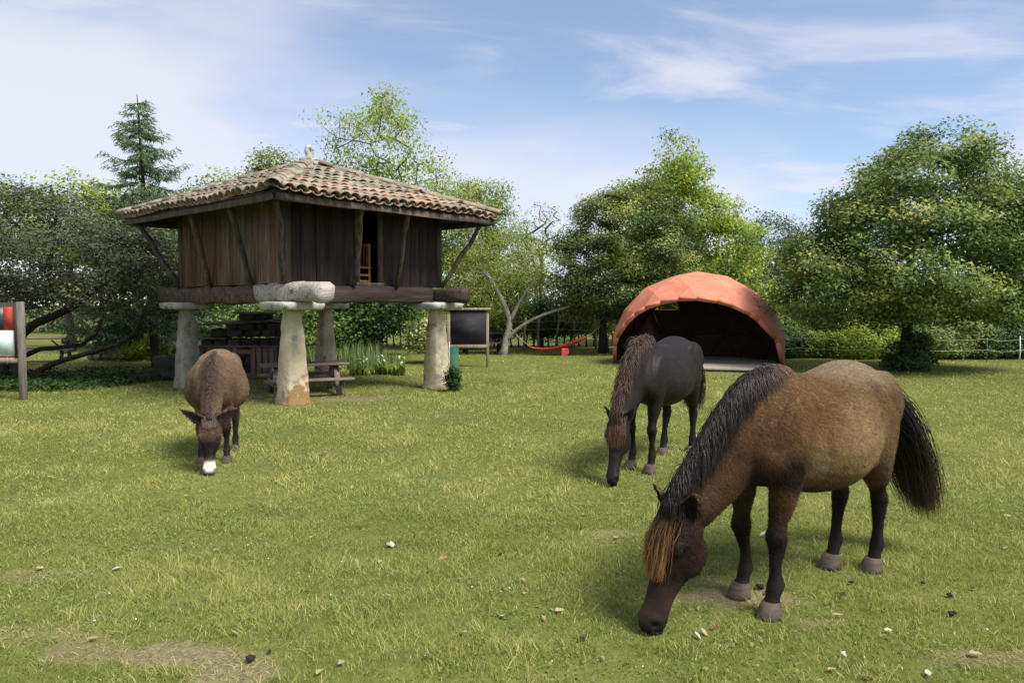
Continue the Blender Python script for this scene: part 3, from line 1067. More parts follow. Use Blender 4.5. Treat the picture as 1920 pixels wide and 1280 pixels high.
def skeleton(trunk, targets, rg, r_tip=.012, r_base=.15, power=.5, wig=.06, sag=.12):
    """Limbs: every target joins the nearest node already grown; radii follow how much each carries."""
    nodes = [np.array(p, float) for p in trunk]
    par = [-1] + list(range(len(trunk) - 1))
    base = nodes[0]
    order = np.argsort(np.linalg.norm(targets - nodes[-1], axis=1))
    start = max(1, len(trunk) // 2)
    for t in targets[order]:
        A = np.array(nodes)
        dist = np.linalg.norm(A - t, axis=1) + .35 * np.maximum(A[:, 2] - t[2], 0)
        dist[:start] += 50
        j = int(np.argmin(dist))
        d = t - nodes[j]
        ln = np.linalg.norm(d)
        k = max(1, int(ln / .45))
        p = j
        for i in range(1, k + 1):
            f = i / k
            q = nodes[j] + d * f + rg.normal(0, wig, 3) * ln * (f < 1) * .5 + np.array([0, 0, -sag * ln * f * (1 - f)])
            nodes.append(q)
            par.append(p)
            p = len(nodes) - 1
    cnt = np.ones(len(nodes))
    for i in range(len(nodes) - 1, 0, -1):
        cnt[par[i]] += cnt[i]
    rad = r_tip * np.maximum(cnt, 1) ** power
    rad = np.minimum(rad, r_base)
    for i in range(len(trunk)):
        f = i / (len(trunk) - 1)
        rad[i] = max(rad[i], r_base * (1 - .55 * f))
        if i == 0: rad[i] = r_base * 1.35
    # chains
    ch = {}
    for i, p in enumerate(par):
        if p >= 0: ch.setdefault(p, []).append(i)
    mb_ = MB()
    stack = [(0, None)]
    while stack:
        i, prev = stack.pop()
        path = [prev, i] if prev is not None else [i]
        cur = i
        while cur in ch:
            kids = sorted(ch[cur], key=lambda c: -cnt[c])
            for c in kids[1:]:
                stack.append((c, cur))
            cur = kids[0]
            path.append(cur)
        if len(path) > 1:
            rr = rad[path].copy()
            if prev is not None: rr[0] = min(rr[0], rr[1] * 1.15)
            rr[-1] *= .5
            mb_.tube(np.array(nodes)[path], rr, 8 if rr[0] > .05 else 5)
    return mb_


def tree(name, label, cat, base, blobs, mat, bark, n_clump=300, n_leaf=60, clump_r=.28, leaf=.12, trunk_top=None, r_base=.15, seed=1,
         n_limb=70, flat=.6, shell=.45, up=.55, aspect=.6, droop=.15, lvc=.42, lvs=.2, trunks=None, group=None, zmin=None, r_tip=.012, power=.5, wig=.06, out_w=.5,
         crown='crown', cvs=.17):
    """Root at the base; blobs are (x, y, z, rx, ry, rz) from the base."""
    rg = np.random.default_rng(seed)
    root = empty(name, (base[0], base[1], 0), 0, label, cat, group)
    (V, Q, lv), C = crown_mesh(name, blobs, n_clump, n_leaf, clump_r, leaf, rg, flat, shell, up, aspect, droop, lvc, lvs, zmin, out_w, cvs)
    link(crown, mesh_np(crown, V, Q, {'lv': lv}), mat, root)
    if trunks is None:
        tt = np.array(trunk_top if trunk_top is not None else (0, 0, blobs[0][2]), float)
        k = max(4, int(np.linalg.norm(tt) / .5))
        tr = [tt * f + rg.normal(0, .035, 3) * (0 < f < 1) for f in np.linspace(0, 1, k)]
        tr[0][2] = -.08
        trunks = [tr]
    mbs = MB()
    T = C[rg.choice(len(C), min(n_limb, len(C)), replace=False)]
    tips = np.array([t[-1] for t in trunks])
    own = np.argmin(((T[:, None, :] - tips[None]) ** 2).sum(2), 1)
    for k, tr in enumerate(trunks):
        tg = T[own == k]
        if len(tg) == 0: tg = np.array([np.array(tr[-1]) + [0, 0, .3]])
        s = skeleton(tr, tg, rg, r_tip, r_base if np.isscalar(r_base) else r_base[k], power, wig)
        mbs.v += s.v
        mbs.q += [q + mbs.n for q in s.q]
        mbs.t += [t + mbs.n for t in s.t]
        mbs.n += s.n
    mbs.build('trunk', bark, root, True)
    return root


# spreading dark shrub tree at the left, many twisted trunks
def curve(pts, k=9):
    pts = np.array(pts, float)
    t = np.linspace(0, len(pts) - 1, k)
    i = np.clip(t.astype(int), 0, len(pts) - 2)
    f = (t - i)[:, None]
    p0, p1, p2, p3 = pts[np.maximum(i - 1, 0)], pts[i], pts[i + 1], pts[np.minimum(i + 2, len(pts) - 1)]
    return list(.5 * (2 * p1 + (p2 - p0) * f + (2 * p0 - 5 * p1 + 4 * p2 - p3) * f ** 2 + (3 * p1 - p0 - 3 * p2 + p3) * f ** 3))


tree('spreading_shrub_tree', 'broad dark grey-green shrub tree with twisted leaning trunks beside the granary', 'tree', (-10.6, 16.6),
     [(0, 0, 3.0, 3.2, 2.6, 1.3), (2.0, -.6, 2.35, 1.75, 1.9, 1.05), (-2.2, -.8, 2.9, 2.6, 2.4, 1.55), (.3, -1.2, 2.4, 2.4, 1.6, 1.0), (3.0, -.2, 1.9, .9, 1.2, .7), (-4.2, -1.5, 2.6, 2.2, 2.2, 1.5),
      (-1.0, -1.9, 2.0, 2.4, 1.2, .75), (-.8, .2, 3.7, 1.6, 1.5, .7)],
     L_dark, bark_dk, 800, 98, .25, .085, seed=11, n_limb=120, up=.8, lvc=.45, lvs=.18, flat=.42,
     trunks=[curve([(-.45, 0, -.1), (-.5, -.1, .5), (-.1, -.2, 1.1), (.9, -.4, 1.5), (1.8, -.5, 2.1)], 10), curve([(-.95, .2, -.1), (-1.0, .1, .7), (-.5, 0, 1.3), (-.3, -.2, 2.2)], 9),
             curve([(-.35, -.1, -.1), (.4, -.2, .3), (1.3, -.4, .55), (2.3, -.5, .9), (2.7, -.5, 1.7)], 10), curve([(-1.5, -.1, -.1), (-1.7, -.2, .9), (-2.3, -.5, 2.2)], 8),
             curve([(-1.3, .3, -.1), (-.4, .4, .55), (.9, .3, .75), (1.4, .3, 1.6)], 9), curve([(-2.6, -.6, -.1), (-3.0, -.7, .9), (-3.9, -1.2, 2.0)], 8)],
     r_base=[.13, .14, .075, .16, .07, .14], r_tip=.009, wig=.12)
# trees whose lighter crowns rise behind it
tree('garden_tree', 'pale green round tree rising behind the broad dark shrub tree', 'tree', (-15.5, 26), [(0, 0, 4.6, 2.0, 1.8, 1.6), (-1.6, 0, 4.2, 1.6, 1.5, 1.4), (1.7, 0, 3.7, 1.5, 1.3, 1.2)], L_light, bark_br, 230, 40, .33, .16, (0, 0, 3.8), .15, 12)
tree('garden_tree', 'small yellow-green tree between the dark shrub tree and the spruce', 'tree', (-12.6, 25), [(0, 0, 4.0, 1.8, 1.5, 1.6), (1.2, .2, 3.0, 1.5, 1.2, 1.3)], L_light, bark_br, 200, 40, .33, .16, (0, 0, 3.2), .13, 13)
tree('garden_tree', 'far round tree beside the tip of the dark shrub tree', 'tree', (-22.5, 30), [(0, 0, 5.0, 2.4, 2, 1.8), (-2.5, 0, 4.6, 2.2, 2, 1.8)], L_green, bark_br, 200, 40, .4, .2, (0, 0, 4), .2, 14)

# spruce
rg = np.random.default_rng(31)
sp = empty('spruce_tree', (-9.05, 18.8, 0), 0, 'slender grey-green spruce with drooping needle twigs behind the granary', 'tree')
SH = 6.85
lean = np.array([-.32, 0])
axis = lambda z: np.array([lean[0] * (z / SH), lean[1] * (z / SH), z])
mb_ = MB()
zs = np.linspace(-.1, SH, 16)
mb_.tube([axis(z) for z in zs], .105 * (1 - np.clip(zs, 0, SH) / SH) ** .8 + .008, 8)
NP, ND, NS, NL = [], [], [], []
z = 1.15
while z < SH - .12:
    f = z / SH
    ln0 = 2.55 * (1 - f) ** .80 + .07
    for _ in range(rg.integers(4, 7) if f < .9 else 3):
        a = rg.random() * 2 * np.pi
        ln = ln0 * rg.uniform(.55, 1.12)
        dr = np.array([math.cos(a), math.sin(a), 0])
        K = 7
        pts = []
        for k in range(K):
            t = k / (K - 1)
            pts.append(axis(z) + dr * ln * t + np.array([0, 0, (.10 if f > .7 else -.16) * ln * t + (-.22 * (1 - f) * math.sin(t * 2.6) + .16 * t ** 3) * ln]))
        pts = np.array(pts)
        mb_.tube(pts, np.linspace(.016, .004, K) * (1.1 - .5 * f), 4)
        side = np.array([-dr[1], dr[0], 0])
        for t in np.arange(.12, 1.0, .075 / max(ln, .35)):
            p = pts[0] + (pts[-1] - pts[0]) * t
            i = min(int(t * (K - 1)), K - 2)
            p = pts[i] + (pts[i + 1] - pts[i]) * (t * (K - 1) - i)
            for s_ in (-1, 1):
                tl = (.16 + .26 * ln * (1 - t)) * rg.uniform(.5, 1.2)
                td = unit(dr * .7 + side * s_ * .8 + np.array([0, 0, -.55 * (1 - .6 * f) + rg.normal(0, .12)]))
                q = p + td * tl
                mb_.tube([p, q], [.004, .002], 3)
                m_ = int(tl / .02)
                for w in np.linspace(.1, 1, max(m_, 2)):
                    dens = .85 if f < .62 else .62
                    if rg.random() > dens: continue
                    NP.append(p + td * tl * w); ND.append(unit(td + rg.normal(0, .55, 3) + np.array([0, 0, -.5]))); NS.append(rg.uniform(.06, .13)); NL.append(np.clip(.42 + rg.normal(0, .2) + .25 * (t - .5), 0, 1))
    z += .13 + .10 * (1 - f)
NP, ND, NS, NL = np.array(NP), np.array(ND), np.array(NS)[:, None], np.array(NL)
sd = unit(np.cross(ND, unit(rg.normal(0, 1, NP.shape)))) * .011
Vn = np.stack([NP - sd, NP + sd, NP + ND * NS + sd * .5, NP + ND * NS - sd * .5], 1).reshape(-1, 3)
kk = np.arange(len(NP)) * 4
link('crown', mesh_np('crown', Vn, np.stack([kk, kk + 1, kk + 2, kk + 3], 1), {'lv': np.repeat(NL, 4)}), L_needle, sp)
mb_.build('trunk', bark_dk, sp, True)

# trees behind the granary roof
tree('walnut_tree', 'tall airy light green tree rising behind the granary roof', 'tree', (-4.6, 25),
     [(0, 0, 6.6, 2.0, 1.8, 1.7), (1.3, 0, 5.4, 1.6, 1.5, 1.3), (-1.0, 0, 5.3, 1.5, 1.4, 1.3), (.3, 0, 7.9, .95, .9, .8), (2.0, .2, 4.4, 1.0, 1.0, .9), (-.3, 0, 4.2, 2.0, 1.6, 1.0)],
     L_light, bark_br, 400, 30, .27, .14, (0, 0, 5.0), .2, 41, n_limb=300, shell=.25, up=.4, lvc=.45, r_tip=.008, wig=.045, power=.42, droop=.4, aspect=.45)
tree('garden_tree', 'mid green bushy tree behind the tiled roof beside the spruce', 'tree', (-9.6, 24.5), [(0, 0, 4.9, 1.5, 1.3, 1.0), (1.0, 0, 4.6, 1.2, 1.2, 1.0), (-1.0, 0, 4.0, 1.6, 1.4, 1.2), (0, 0, 3.2, 2.0, 1.5, 1.4)], L_green, bark_br, 260, 42, .28, .14, (0, 0, 4), .15, 42, up=.4)
tree('garden_tree', 'thin pale green tree top above the roof next to the finial', 'tree', (-9.2, 29), [(0, 0, 6.6, 1.1, 1.0, 1.1), (-1.1, 0, 6.0, .9, .9, .8), (.6, 0, 5.4, 1.4, 1.2, 1.2)], L_olive, bark_br, 170, 32, .28, .15, (0, 0, 5), .14, 43, shell=.3, n_limb=110)
# bushes under and behind the granary
tree('garden_shrub', 'dense dark shrub behind the stepped stones under the granary', 'shrub', (-7.4, 21), [(0, 0, 1.3, 1.6, 1.0, 1.3), (1.9, .2, 1.2, 1.5, 1.0, 1.2), (-1.6, .5, 1.0, 1.3, 1.0, 1.1)], L_green, bark_dk, 260, 45, .25, .12, (0, 0, .8), .06, 44, zmin=.02, n_limb=40, lvc=.34)
tree('garden_shrub', 'dark leafy shrub behind the rear granary pillar', 'shrub', (-4.6, 21.5), [(0, 0, 1.3, 1.2, .9, .9), (1.0, 0, 1.5, 1.0, .8, .8)], L_ivy, bark_dk, 170, 45, .22, .12, (0, 0, 1.0), .06, 45, n_limb=40)
tree('ivy_clad_tree', 'thick mossy trunk with a bushy green head behind the iris bed', 'tree', (-4.45, 23.5), [(.1, 0, 2.2, 1.0, .9, .9), (1.0, -.2, 1.7, .8, .7, .75), (1.1, -.1, 2.3, .8, .8, .7), (-.9, 0, 2.4, .8, .8, .7)], L_bright, bark_ivy, 250, 42, .22, .10, (.05, 0, 1.7), .3, 46, n_limb=50, lvc=.35)
tree('garden_shrub', 'bright yellow-green bush past the spruce trunk', 'shrub', (-10.9, 21.4), [(0, 0, .75, .9, .7, .75), (.9, .3, .5, .6, .6, .5)], L_bright, bark_br, 130, 40, .18, .10, (0, 0, .5), .03, 47, zmin=.02, n_limb=25)
tree('garden_shrub', 'low sunlit bush between the spruce and the grey pillar', 'shrub', (-8.55, 21.2), [(0, 0, .55, .8, .6, .6)], L_bright, bark_br, 90, 40, .18, .09, (0, 0, .4), .03, 48, zmin=.02, n_limb=20)
tree('garden_shrub', 'pale leafy plant beside the tree guard pillar', 'shrub', (-2.35, 20.2), [(0, 0, .8, .55, .4, .5), (.4, .2, 1.0, .4, .4, .35)], L_pale, bark_br, 80, 34, .15, .09, (0, 0, .6), .02, 49, zmin=.02, n_limb=25)

# feathery trees right of the granary
tree('feathery_tree', 'light green feathery tree just right of the granary roof', 'tree', (-2.0, 27),
     [(0, 0, 4.2, 1.9, 1.6, 1.5), (1.0, 0, 5.3, 1.0, 1.0, .85), (-.2, 0, 2.8, 2.0, 1.6, 1.3), (1.9, .2, 3.2, 1.3, 1.2, 1.4), (.3, -.2, 1.6, 1.9, 1.2, .9)], L_olive, bark_br, 560, 56, .27, .14, (0, 0, 3.2), .14, 51, aspect=.4, droop=.5, up=.3, lvc=.5)
tree('lichen_fruit_tree', 'sparse old fruit tree with pale lichened trunk and bare twigs', 'tree', (-.3, 24),
     [(-.3, 0, 2.9, 1.5, 1.2, .95), (1.6, -.1, 2.6, 1.3, 1.0, .75), (2.7, -.2, 1.9, .9, .8, .55), (.6, 0, 3.7, 1.0, .9, .7), (-1.3, 0, 2.2, .8, .8, .6)],
     L_olive, bark_pale, 250, 26, .21, .085, seed=52, n_limb=230, shell=.2, lvc=.55, aspect=.45,
     trunks=[curve([(0, 0, -.1), (.12, 0, .55), (.22, 0, 1.15), (-.1, 0, 1.9), (-.5, 0, 2.6)], 9), curve([(.08, 0, .42), (.5, -.1, .85), (1.2, -.2, 1.25), (2.1, -.25, 1.55)], 8), curve([(.2, 0, 1.0), (.6, 0, 1.8), (1.1, 0, 2.6), (.9, 0, 3.3)], 8)],
     r_base=[.13, .075, .07], r_tip=.008, power=.42, wig=.16)
tree('bare_twig_tree', 'thin tree of nearly bare twigs between the feathery and glossy trees', 'tree', (1.1, 28), [(.2, 0, 4.4, .9, .8, 1.2), (-.4, 0, 4.0, .8, .7, 1.0)], L_olive, bark_br, 130, 9, .16, .09, (0, 0, 3.6), .08, 53, n_limb=130, shell=.1, r_tip=.009, wig=.12)
tree('glossy_tree', 'dense dark glossy evergreen tree left of the red shelter', 'tree', (3.05, 24.6),
     [(.8, 0, 3.6, 2.1, 1.9, 2.05), (-.4, -.2, 2.7, 1.5, 1.4, 1.5), (2.1, 0, 2.7, 1.4, 1.4, 1.6), (.6, -.6, 2.1, 2.0, 1.2, 1.1), (-.6, 0, 3.9, 1.0, 1.0, .9), (1.6, 0, 4.4, 1.2, 1.1, 1.0)],
     L_gold, bark_dk, 520, 108, .22, .105, (0, 0, 2.4), .15, 54, up=.75, lvc=.50, lvs=.2, flat=.6, shell=.7, cvs=.25)
tree('tall_conical_tree', 'tall light green conical tree rising behind the red shelter', 'tree', (6.55, 30),
     [(0, 0, 7.6, .55, .5, .9), (0, 0, 6.5, 1.4, 1.3, 1.1), (-.5, 0, 5.5, 2.1, 1.8, 1.3), (.9, 0, 5.0, 1.7, 1.6, 1.4), (1.6, 0, 3.8, 1.9, 1.7, 1.6), (-.6, 0, 3.6, 2.4, 1.7, 1.8), (2.4, 0, 2.6, 1.5, 1.5, 1.5), (.6, 0, 2.2, 2.6, 1.6, 1.6)],
     L_light, bark_br, 480, 74, .31, .16, (0, 0, 6.0), .2, 55, up=.5, lvc=.38, droop=.4, shell=.55)
tree('far_tree', 'hazy grey-green far tree seen between the conical tree and the broad tree', 'tree', (16.6, 48), [(0, 0, 5.3, 2.2, 2, 2.2), (1.6, 0, 4.2, 2.2, 2, 2.4), (-1.4, 0, 3.8, 2, 2, 2.4)], L_far, bark_br, 240, 40, .45, .22, (0, 0, 4), .25, 56)
tree('broad_tree', 'big rounded green tree with short dark trunk right of the shelter', 'tree', (9.67, 18.1),
     [(.5, 0, 5.0, 1.35, 1.3, .85), (.5, 0, 4.2, 2.25, 2.1, 1.15), (.4, 0, 3.4, 2.7, 2.4, 1.15), (.3, 0, 2.4, 3.05, 2.7, .95), (-2.0, -.2, 1.85, 1.5, 1.6, .7), (-1.5, -.1, 2.7, 1.5, 1.6, .8), (.5, -.5, 1.75, 2.6, 1.9, .5), (2.4, -.1, 1.9, 1.1, 1.4, .6), (2.2, 0, 3.9, 1.0, 1.1, .9), (-1.1, 0, 3.9, 1.0, 1.1, .8)],
     L_lime, bark_dk, 760, 100, .245, .118, (0, 0, 3.2), .13, 57, up=.7, lvc=.50, lvs=.17, flat=.62, shell=.62, cvs=.26, droop=.25)
tree('sucker_bush', 'dark ivy bush wrapped round the foot of the broad tree', 'shrub', (9.64, 17.95), [(0, 0, .35, .48, .45, .42), (.1, 0, .75, .28, .28, .3), (-.15, -.1, .2, .45, .4, .25)], L_ivy, bark_dk, 150, 40, .11, .075, (0, .05, .5), .03, 58, zmin=.01, n_limb=20, shell=.6)
tree('edge_tree', 'dark leafy tree behind the white fence post', 'tree', (17.5, 23.5), [(0, 0, 3.2, 2.0, 2, 2.0), (-1.6, 0, 2.6, 1.3, 1.5, 1.3), (1.2, 0, 2.4, 1.8, 1.8, 1.9)], L_lime, bark_dk, 330, 46, .28, .14, (0, 0, 2.4), .16, 59)

# hedge behind the wire fence: each bush on its own
HG = 'hedge bushes behind the wire fence'
hedge = [(8.0, 22.6, .95, L_ivy, 'dark hedge bush beside the red shelter'), (9.4, 22.9, 1.0, L_green, 'green hedge bush left of the broad tree'), (10.6, 22.4, 1.0, L_light, 'light green hedge bush right behind the broad tree'),
         (12.0, 22.8, 1.1, L_ivy, 'dark hedge bush right of the broad tree trunk'), (13.4, 22.3, 1.15, L_pale, 'pale flowering hedge bush beside the green post'), (14.9, 22.4, 1.15, L_ivy, 'dark hedge bush behind the white fence post'), (16.4, 22.6, 1.2, L_pale, 'pale hedge bush at the end of the wire fence')]
for k, (x, y, h, mt, lb) in enumerate(hedge):
    tree('hedge_bush', lb, 'shrub', (x, y), [(0, 0, h * .55, .95, .7, h * .55), (.5, .1, h * .45, .7, .6, h * .45), (-.5, -.1, h * .4, .7, .6, h * .42)], mt, bark_dk, 170, 42, .17, .095, (0, 0, h * .5), .03, 70 + k, zmin=.01, n_limb=20, group=HG, shell=.6, lvc=.5)
back = [(9.6, 26, 1.9, L_pale), (12.2, 25.6, 2.0, L_pale), (14.8, 25.2, 2.1, L_bright), (17.6, 25.8, 2.0, L_pale), (7.6, 26.5, 1.7, L_green)]
for k, (x, y, h, mt) in enumerate(back):
    tree('hedge_bush', ['tall pale bush behind the hedge and the broad tree trunk', 'tall pale blossom-flecked bush right of the broad tree', 'tall bright yellow-green bush behind the hedge', 'tall pale bush behind the white fence post', 'tall green bush directly behind the red shelter'][k], 'shrub', (x, y),
         [(0, 0, h * .5, 1.4, .9, h * .5), (.8, .1, h * .45, 1.0, .8, h * .45)], mt, bark_dk, 170, 42, .24, .13, (0, 0, h * .5), .05, 80 + k, zmin=.01, n_limb=20, shell=.6, group='tall bushes behind the hedge')

# understory along the field edge in the middle
und = [(-1.1, 27.5, 1.1, L_ivy), (.4, 28.2, 1.3, L_green), (1.5, 27.6, 1.5, L_ivy), (3.0, 28.4, 1.6, L_green), (4.6, 28.8, 1.7, L_green), (-2.6, 28, 1.3, L_green), (-4.2, 29, 1.4, L_ivy), (-6, 28.5, 1.8, L_green)]
lbs = ['low dark thicket left of the fruit tree trunk', 'green thicket behind the fruit tree trunk', 'dark thicket above the red hammock', 'green thicket behind the glossy tree trunk', 'green thicket behind the left edge of the shelter',
       'green thicket seen past the blackboard', 'dark thicket behind the iris bed', 'tall green thicket behind the rear granary pillar']
for k, (x, y, h, mt) in enumerate(und):
    tree('thicket', lbs[k], 'shrub', (x, y), [(0, 0, h * .85, 1.0, .7, h * .5), (.6, .2, h * .7, .7, .6, h * .45)], mt, bark_br, 130, 36, .22, .115, (0, 0, h * .6), .035, 90 + k,
         trunks=[curve([(i * .28 - .7, .2 * math.sin(i * 3.), -.05), (i * .28 - .7 + .06 * math.sin(i * 5.), 0, h * .5), (i * .3 - .75, 0, h * .95)], 6) for i in range(6)], r_tip=.006, n_limb=30, group='thickets along the field edge')

# far wood that closes the view all round the back
rg = np.random.default_rng(99)
blobs = []
for x in np.arange(-52, 52, 3.4):
    h = rg.uniform(3.0, 5.0)
    blobs.append((x, 43 + rg.normal(0, 2.0), h * .5, 3.0, 2.2, h * .55))
(V, Q, lv), _ = crown_mesh('far_wood', blobs, 1500, 24, .55, .34, rg, .6, .6, lvc=.45, zmin=.0)
tag(link('far_wood', mesh_np('far_wood', V, Q, {'lv': lv}), L_far), 'distant band of grey-green woodland behind the garden trees', 'woodland', kind='stuff')

# dark ground cover under the shrub tree
rg = np.random.default_rng(98)
n = 26000
gx = rg.uniform(-14.5, -6.3, n); gy = rg.uniform(11.8, 18.5, n)
edge = value_noise(gx, gy, .8, 44)
lim = 12.9 + .75 * (gx + 9) * .25 + edge * .9 + np.clip((gx + 8.3) * 1.2, 0, 6)
ok = (gy > lim) & (gy < 17.2 + edge) & (rg.random(n) < .35 + edge)
gx, gy = gx[ok], gy[ok]
P = np.stack([gx, gy, ground_z(gx, gy) + .02 + .16 * rg.random(len(gx)) * value_noise(gx, gy, .5, 45)], 1)
V, Q, lv = leaf_quads(P, unit(np.array([0, 0, 1.0]) + rg.normal(0, .5, P.shape)), rg.uniform(.05, .11, len(P)), np.clip(rg.normal(.42, .22, len(P)), 0, 1), rg, .7)
tag(link('ground_cover', mesh_np('ground_cover', V, Q, {'lv': lv}), L_ivy), 'dark green ivy and low weeds carpeting the shade under the shrub tree', 'ground cover', kind='stuff')

# ------------------------------------------------------------------ animals
def coatmat(name, rough=.62, spec=.12, sheen=0):
    m, nt, b = nmat(name)
    N, L = nt.nodes, nt.links
    at = N.new('ShaderNodeAttribute'); at.attribute_name = 'coat'
    tc = N.new('ShaderNodeTexCoord')
    mp = N.new('ShaderNodeMapping'); mp.inputs['Scale'].default_value = (1, 1.5, 3.5)
    L.new(tc.outputs['Object'], mp.inputs['Vector'])
    nz = N.new('ShaderNodeTexNoise'); nz.inputs['Scale'].default_value = 9; nz.inputs['Detail'].default_value = 10; nz.inputs['Roughness'].default_value = .7
    L.new(mp.outputs[0], nz.inputs['Vector'])
    mr = N.new('ShaderNodeMapRange'); mr.inputs['From Min'].default_value = .3; mr.inputs['From Max'].default_value = .7
    mr.inputs['To Min'].default_value = .72; mr.inputs['To Max'].default_value = 1.28
    L.new(nz.outputs['Fac'], mr.inputs['Value'])
    hs = N.new('ShaderNodeHueSaturation')
    L.new(at.outputs['Color'], hs.inputs['Color']); L.new(mr.outputs[0], hs.inputs['Value'])
    L.new(hs.outputs[0], b.inputs['Base Color'])
    b.inputs['Roughness'].default_value = rough
    b.inputs['Specular IOR Level'].default_value = spec
    b.inputs['Sheen Weight'].default_value = sheen * .25
    b.inputs['Sheen Roughness'].default_value = .4
    bp = N.new('ShaderNodeBump'); bp.inputs['Strength'].default_value = .25; bp.inputs['Distance'].default_value = .006
    n2 = N.new('ShaderNodeTexNoise'); n2.inputs['Scale'].default_value = 60; n2.inputs['Detail'].default_value = 6
    L.new(mp.outputs[0], n2.inputs['Vector'])
    L.new(n2.outputs['Fac'], bp.inputs['Height']); L.new(bp.outputs[0], b.inputs['Normal'])
    return m


def hairmat(name, rough=.45, spec=.35):
    m, nt, b = nmat(name)
    N, L = nt.nodes, nt.links
    at = N.new('ShaderNodeAttribute'); at.attribute_name = 'coat'
    L.new(at.outputs['Color'], b.inputs['Base Color'])
    b.inputs['Roughness'].default_value = rough
    b.inputs['Specular IOR Level'].default_value = spec
    return m


coat_m, hair_m = coatmat('coat'), hairmat('hair')
coat_sleek = coatmat('coat_sleek', .56, .20, 0)
fur_m = hairmat('fur', .9, .04)
hoof_m = surf('hoof_horn', [(.035, .026, .018), (.075, .058, .042), (.12, .097, .073)], 10, (1, 1, 3), .75, .4)
eye_m, _, eb = nmat('eye_dark')
eb.inputs['Base Color'].default_value = (.012, .008, .006, 1); eb.inputs['Roughness'].default_value = .08

X, Yv, Z = np.array([1., 0, 0]), np.array([0, 1., 0]), np.array([0, 0, 1.])


def interp_rows(rows, n):
    rows = np.array(rows, float)
    t = np.linspace(0, len(rows) - 1, n)
    i = np.clip(t.astype(int), 0, len(rows) - 2)
    f = (t - i)[:, None]
    p0, p1, p2, p3 = rows[np.maximum(i - 1, 0)], rows[i], rows[i + 1], rows[np.minimum(i + 2, len(rows) - 1)]
    return .5 * (2 * p1 + (p2 - p0) * f + (2 * p0 - 5 * p1 + 4 * p2 - p3) * f ** 2 + (3 * p1 - p0 - 3 * p2 + p3) * f ** 3)


def ellipsoid(mb_, c, r, rot=None):
    rings = []
    for k in range(1, 9):
        a = math.pi * k / 9
        rings.append(ring((math.cos(a) * r[0], 0, 0), Yv, Z, r[1] * math.sin(a), r[2] * math.sin(a), 14))
    rings = [q if rot is None else q @ np.array(rot).T for q in rings]
    mb_.loft([q + np.array(c) for q in rings])


def remesh(mb_, voxel, smooth, factor=.5):
    me = mb_.mesh('tmp')
    o = bpy.data.objects.new('tmp', me)
    COL.objects.link(o)
    md = o.modifiers.new('r', 'REMESH'); md.mode = 'VOXEL'; md.voxel_size = voxel
    ms = o.modifiers.new('s', 'SMOOTH'); ms.factor = factor; ms.iterations = smooth
    dg = bpy.context.evaluated_depsgraph_get()
    out = bpy.data.meshes.new_from_object(o.evaluated_get(dg))
    bpy.data.objects.remove(o)
    bpy.data.meshes.remove(me)
    return out


def co_of(me):
    v = np.zeros(len(me.vertices) * 3, np.float32); me.vertices.foreach_get('co', v)
    return v.reshape(-1, 3).astype(float)


def no_of(me):
    v = np.zeros(len(me.vertices) * 3, np.float32); me.vertices.foreach_get('normal', v)
    return v.reshape(-1, 3).astype(float)


def blend_colour(P, base, spots):
    """Coat colours, some painted light and shade among them: each spot is (centre, radius xyz, colour, weight)."""
    c = np.tile(np.array(base, float), (len(P), 1))
    for (ct, rd, col, w) in spots:
        d = (((P - np.array(ct)) / np.array(rd)) ** 2).sum(1)
        a = (w * np.clip(1.25 - d, 0, 1) ** 1.2).clip(0, 1)[:, None]
        c = c * (1 - a) + np.array(col) * a
    return c


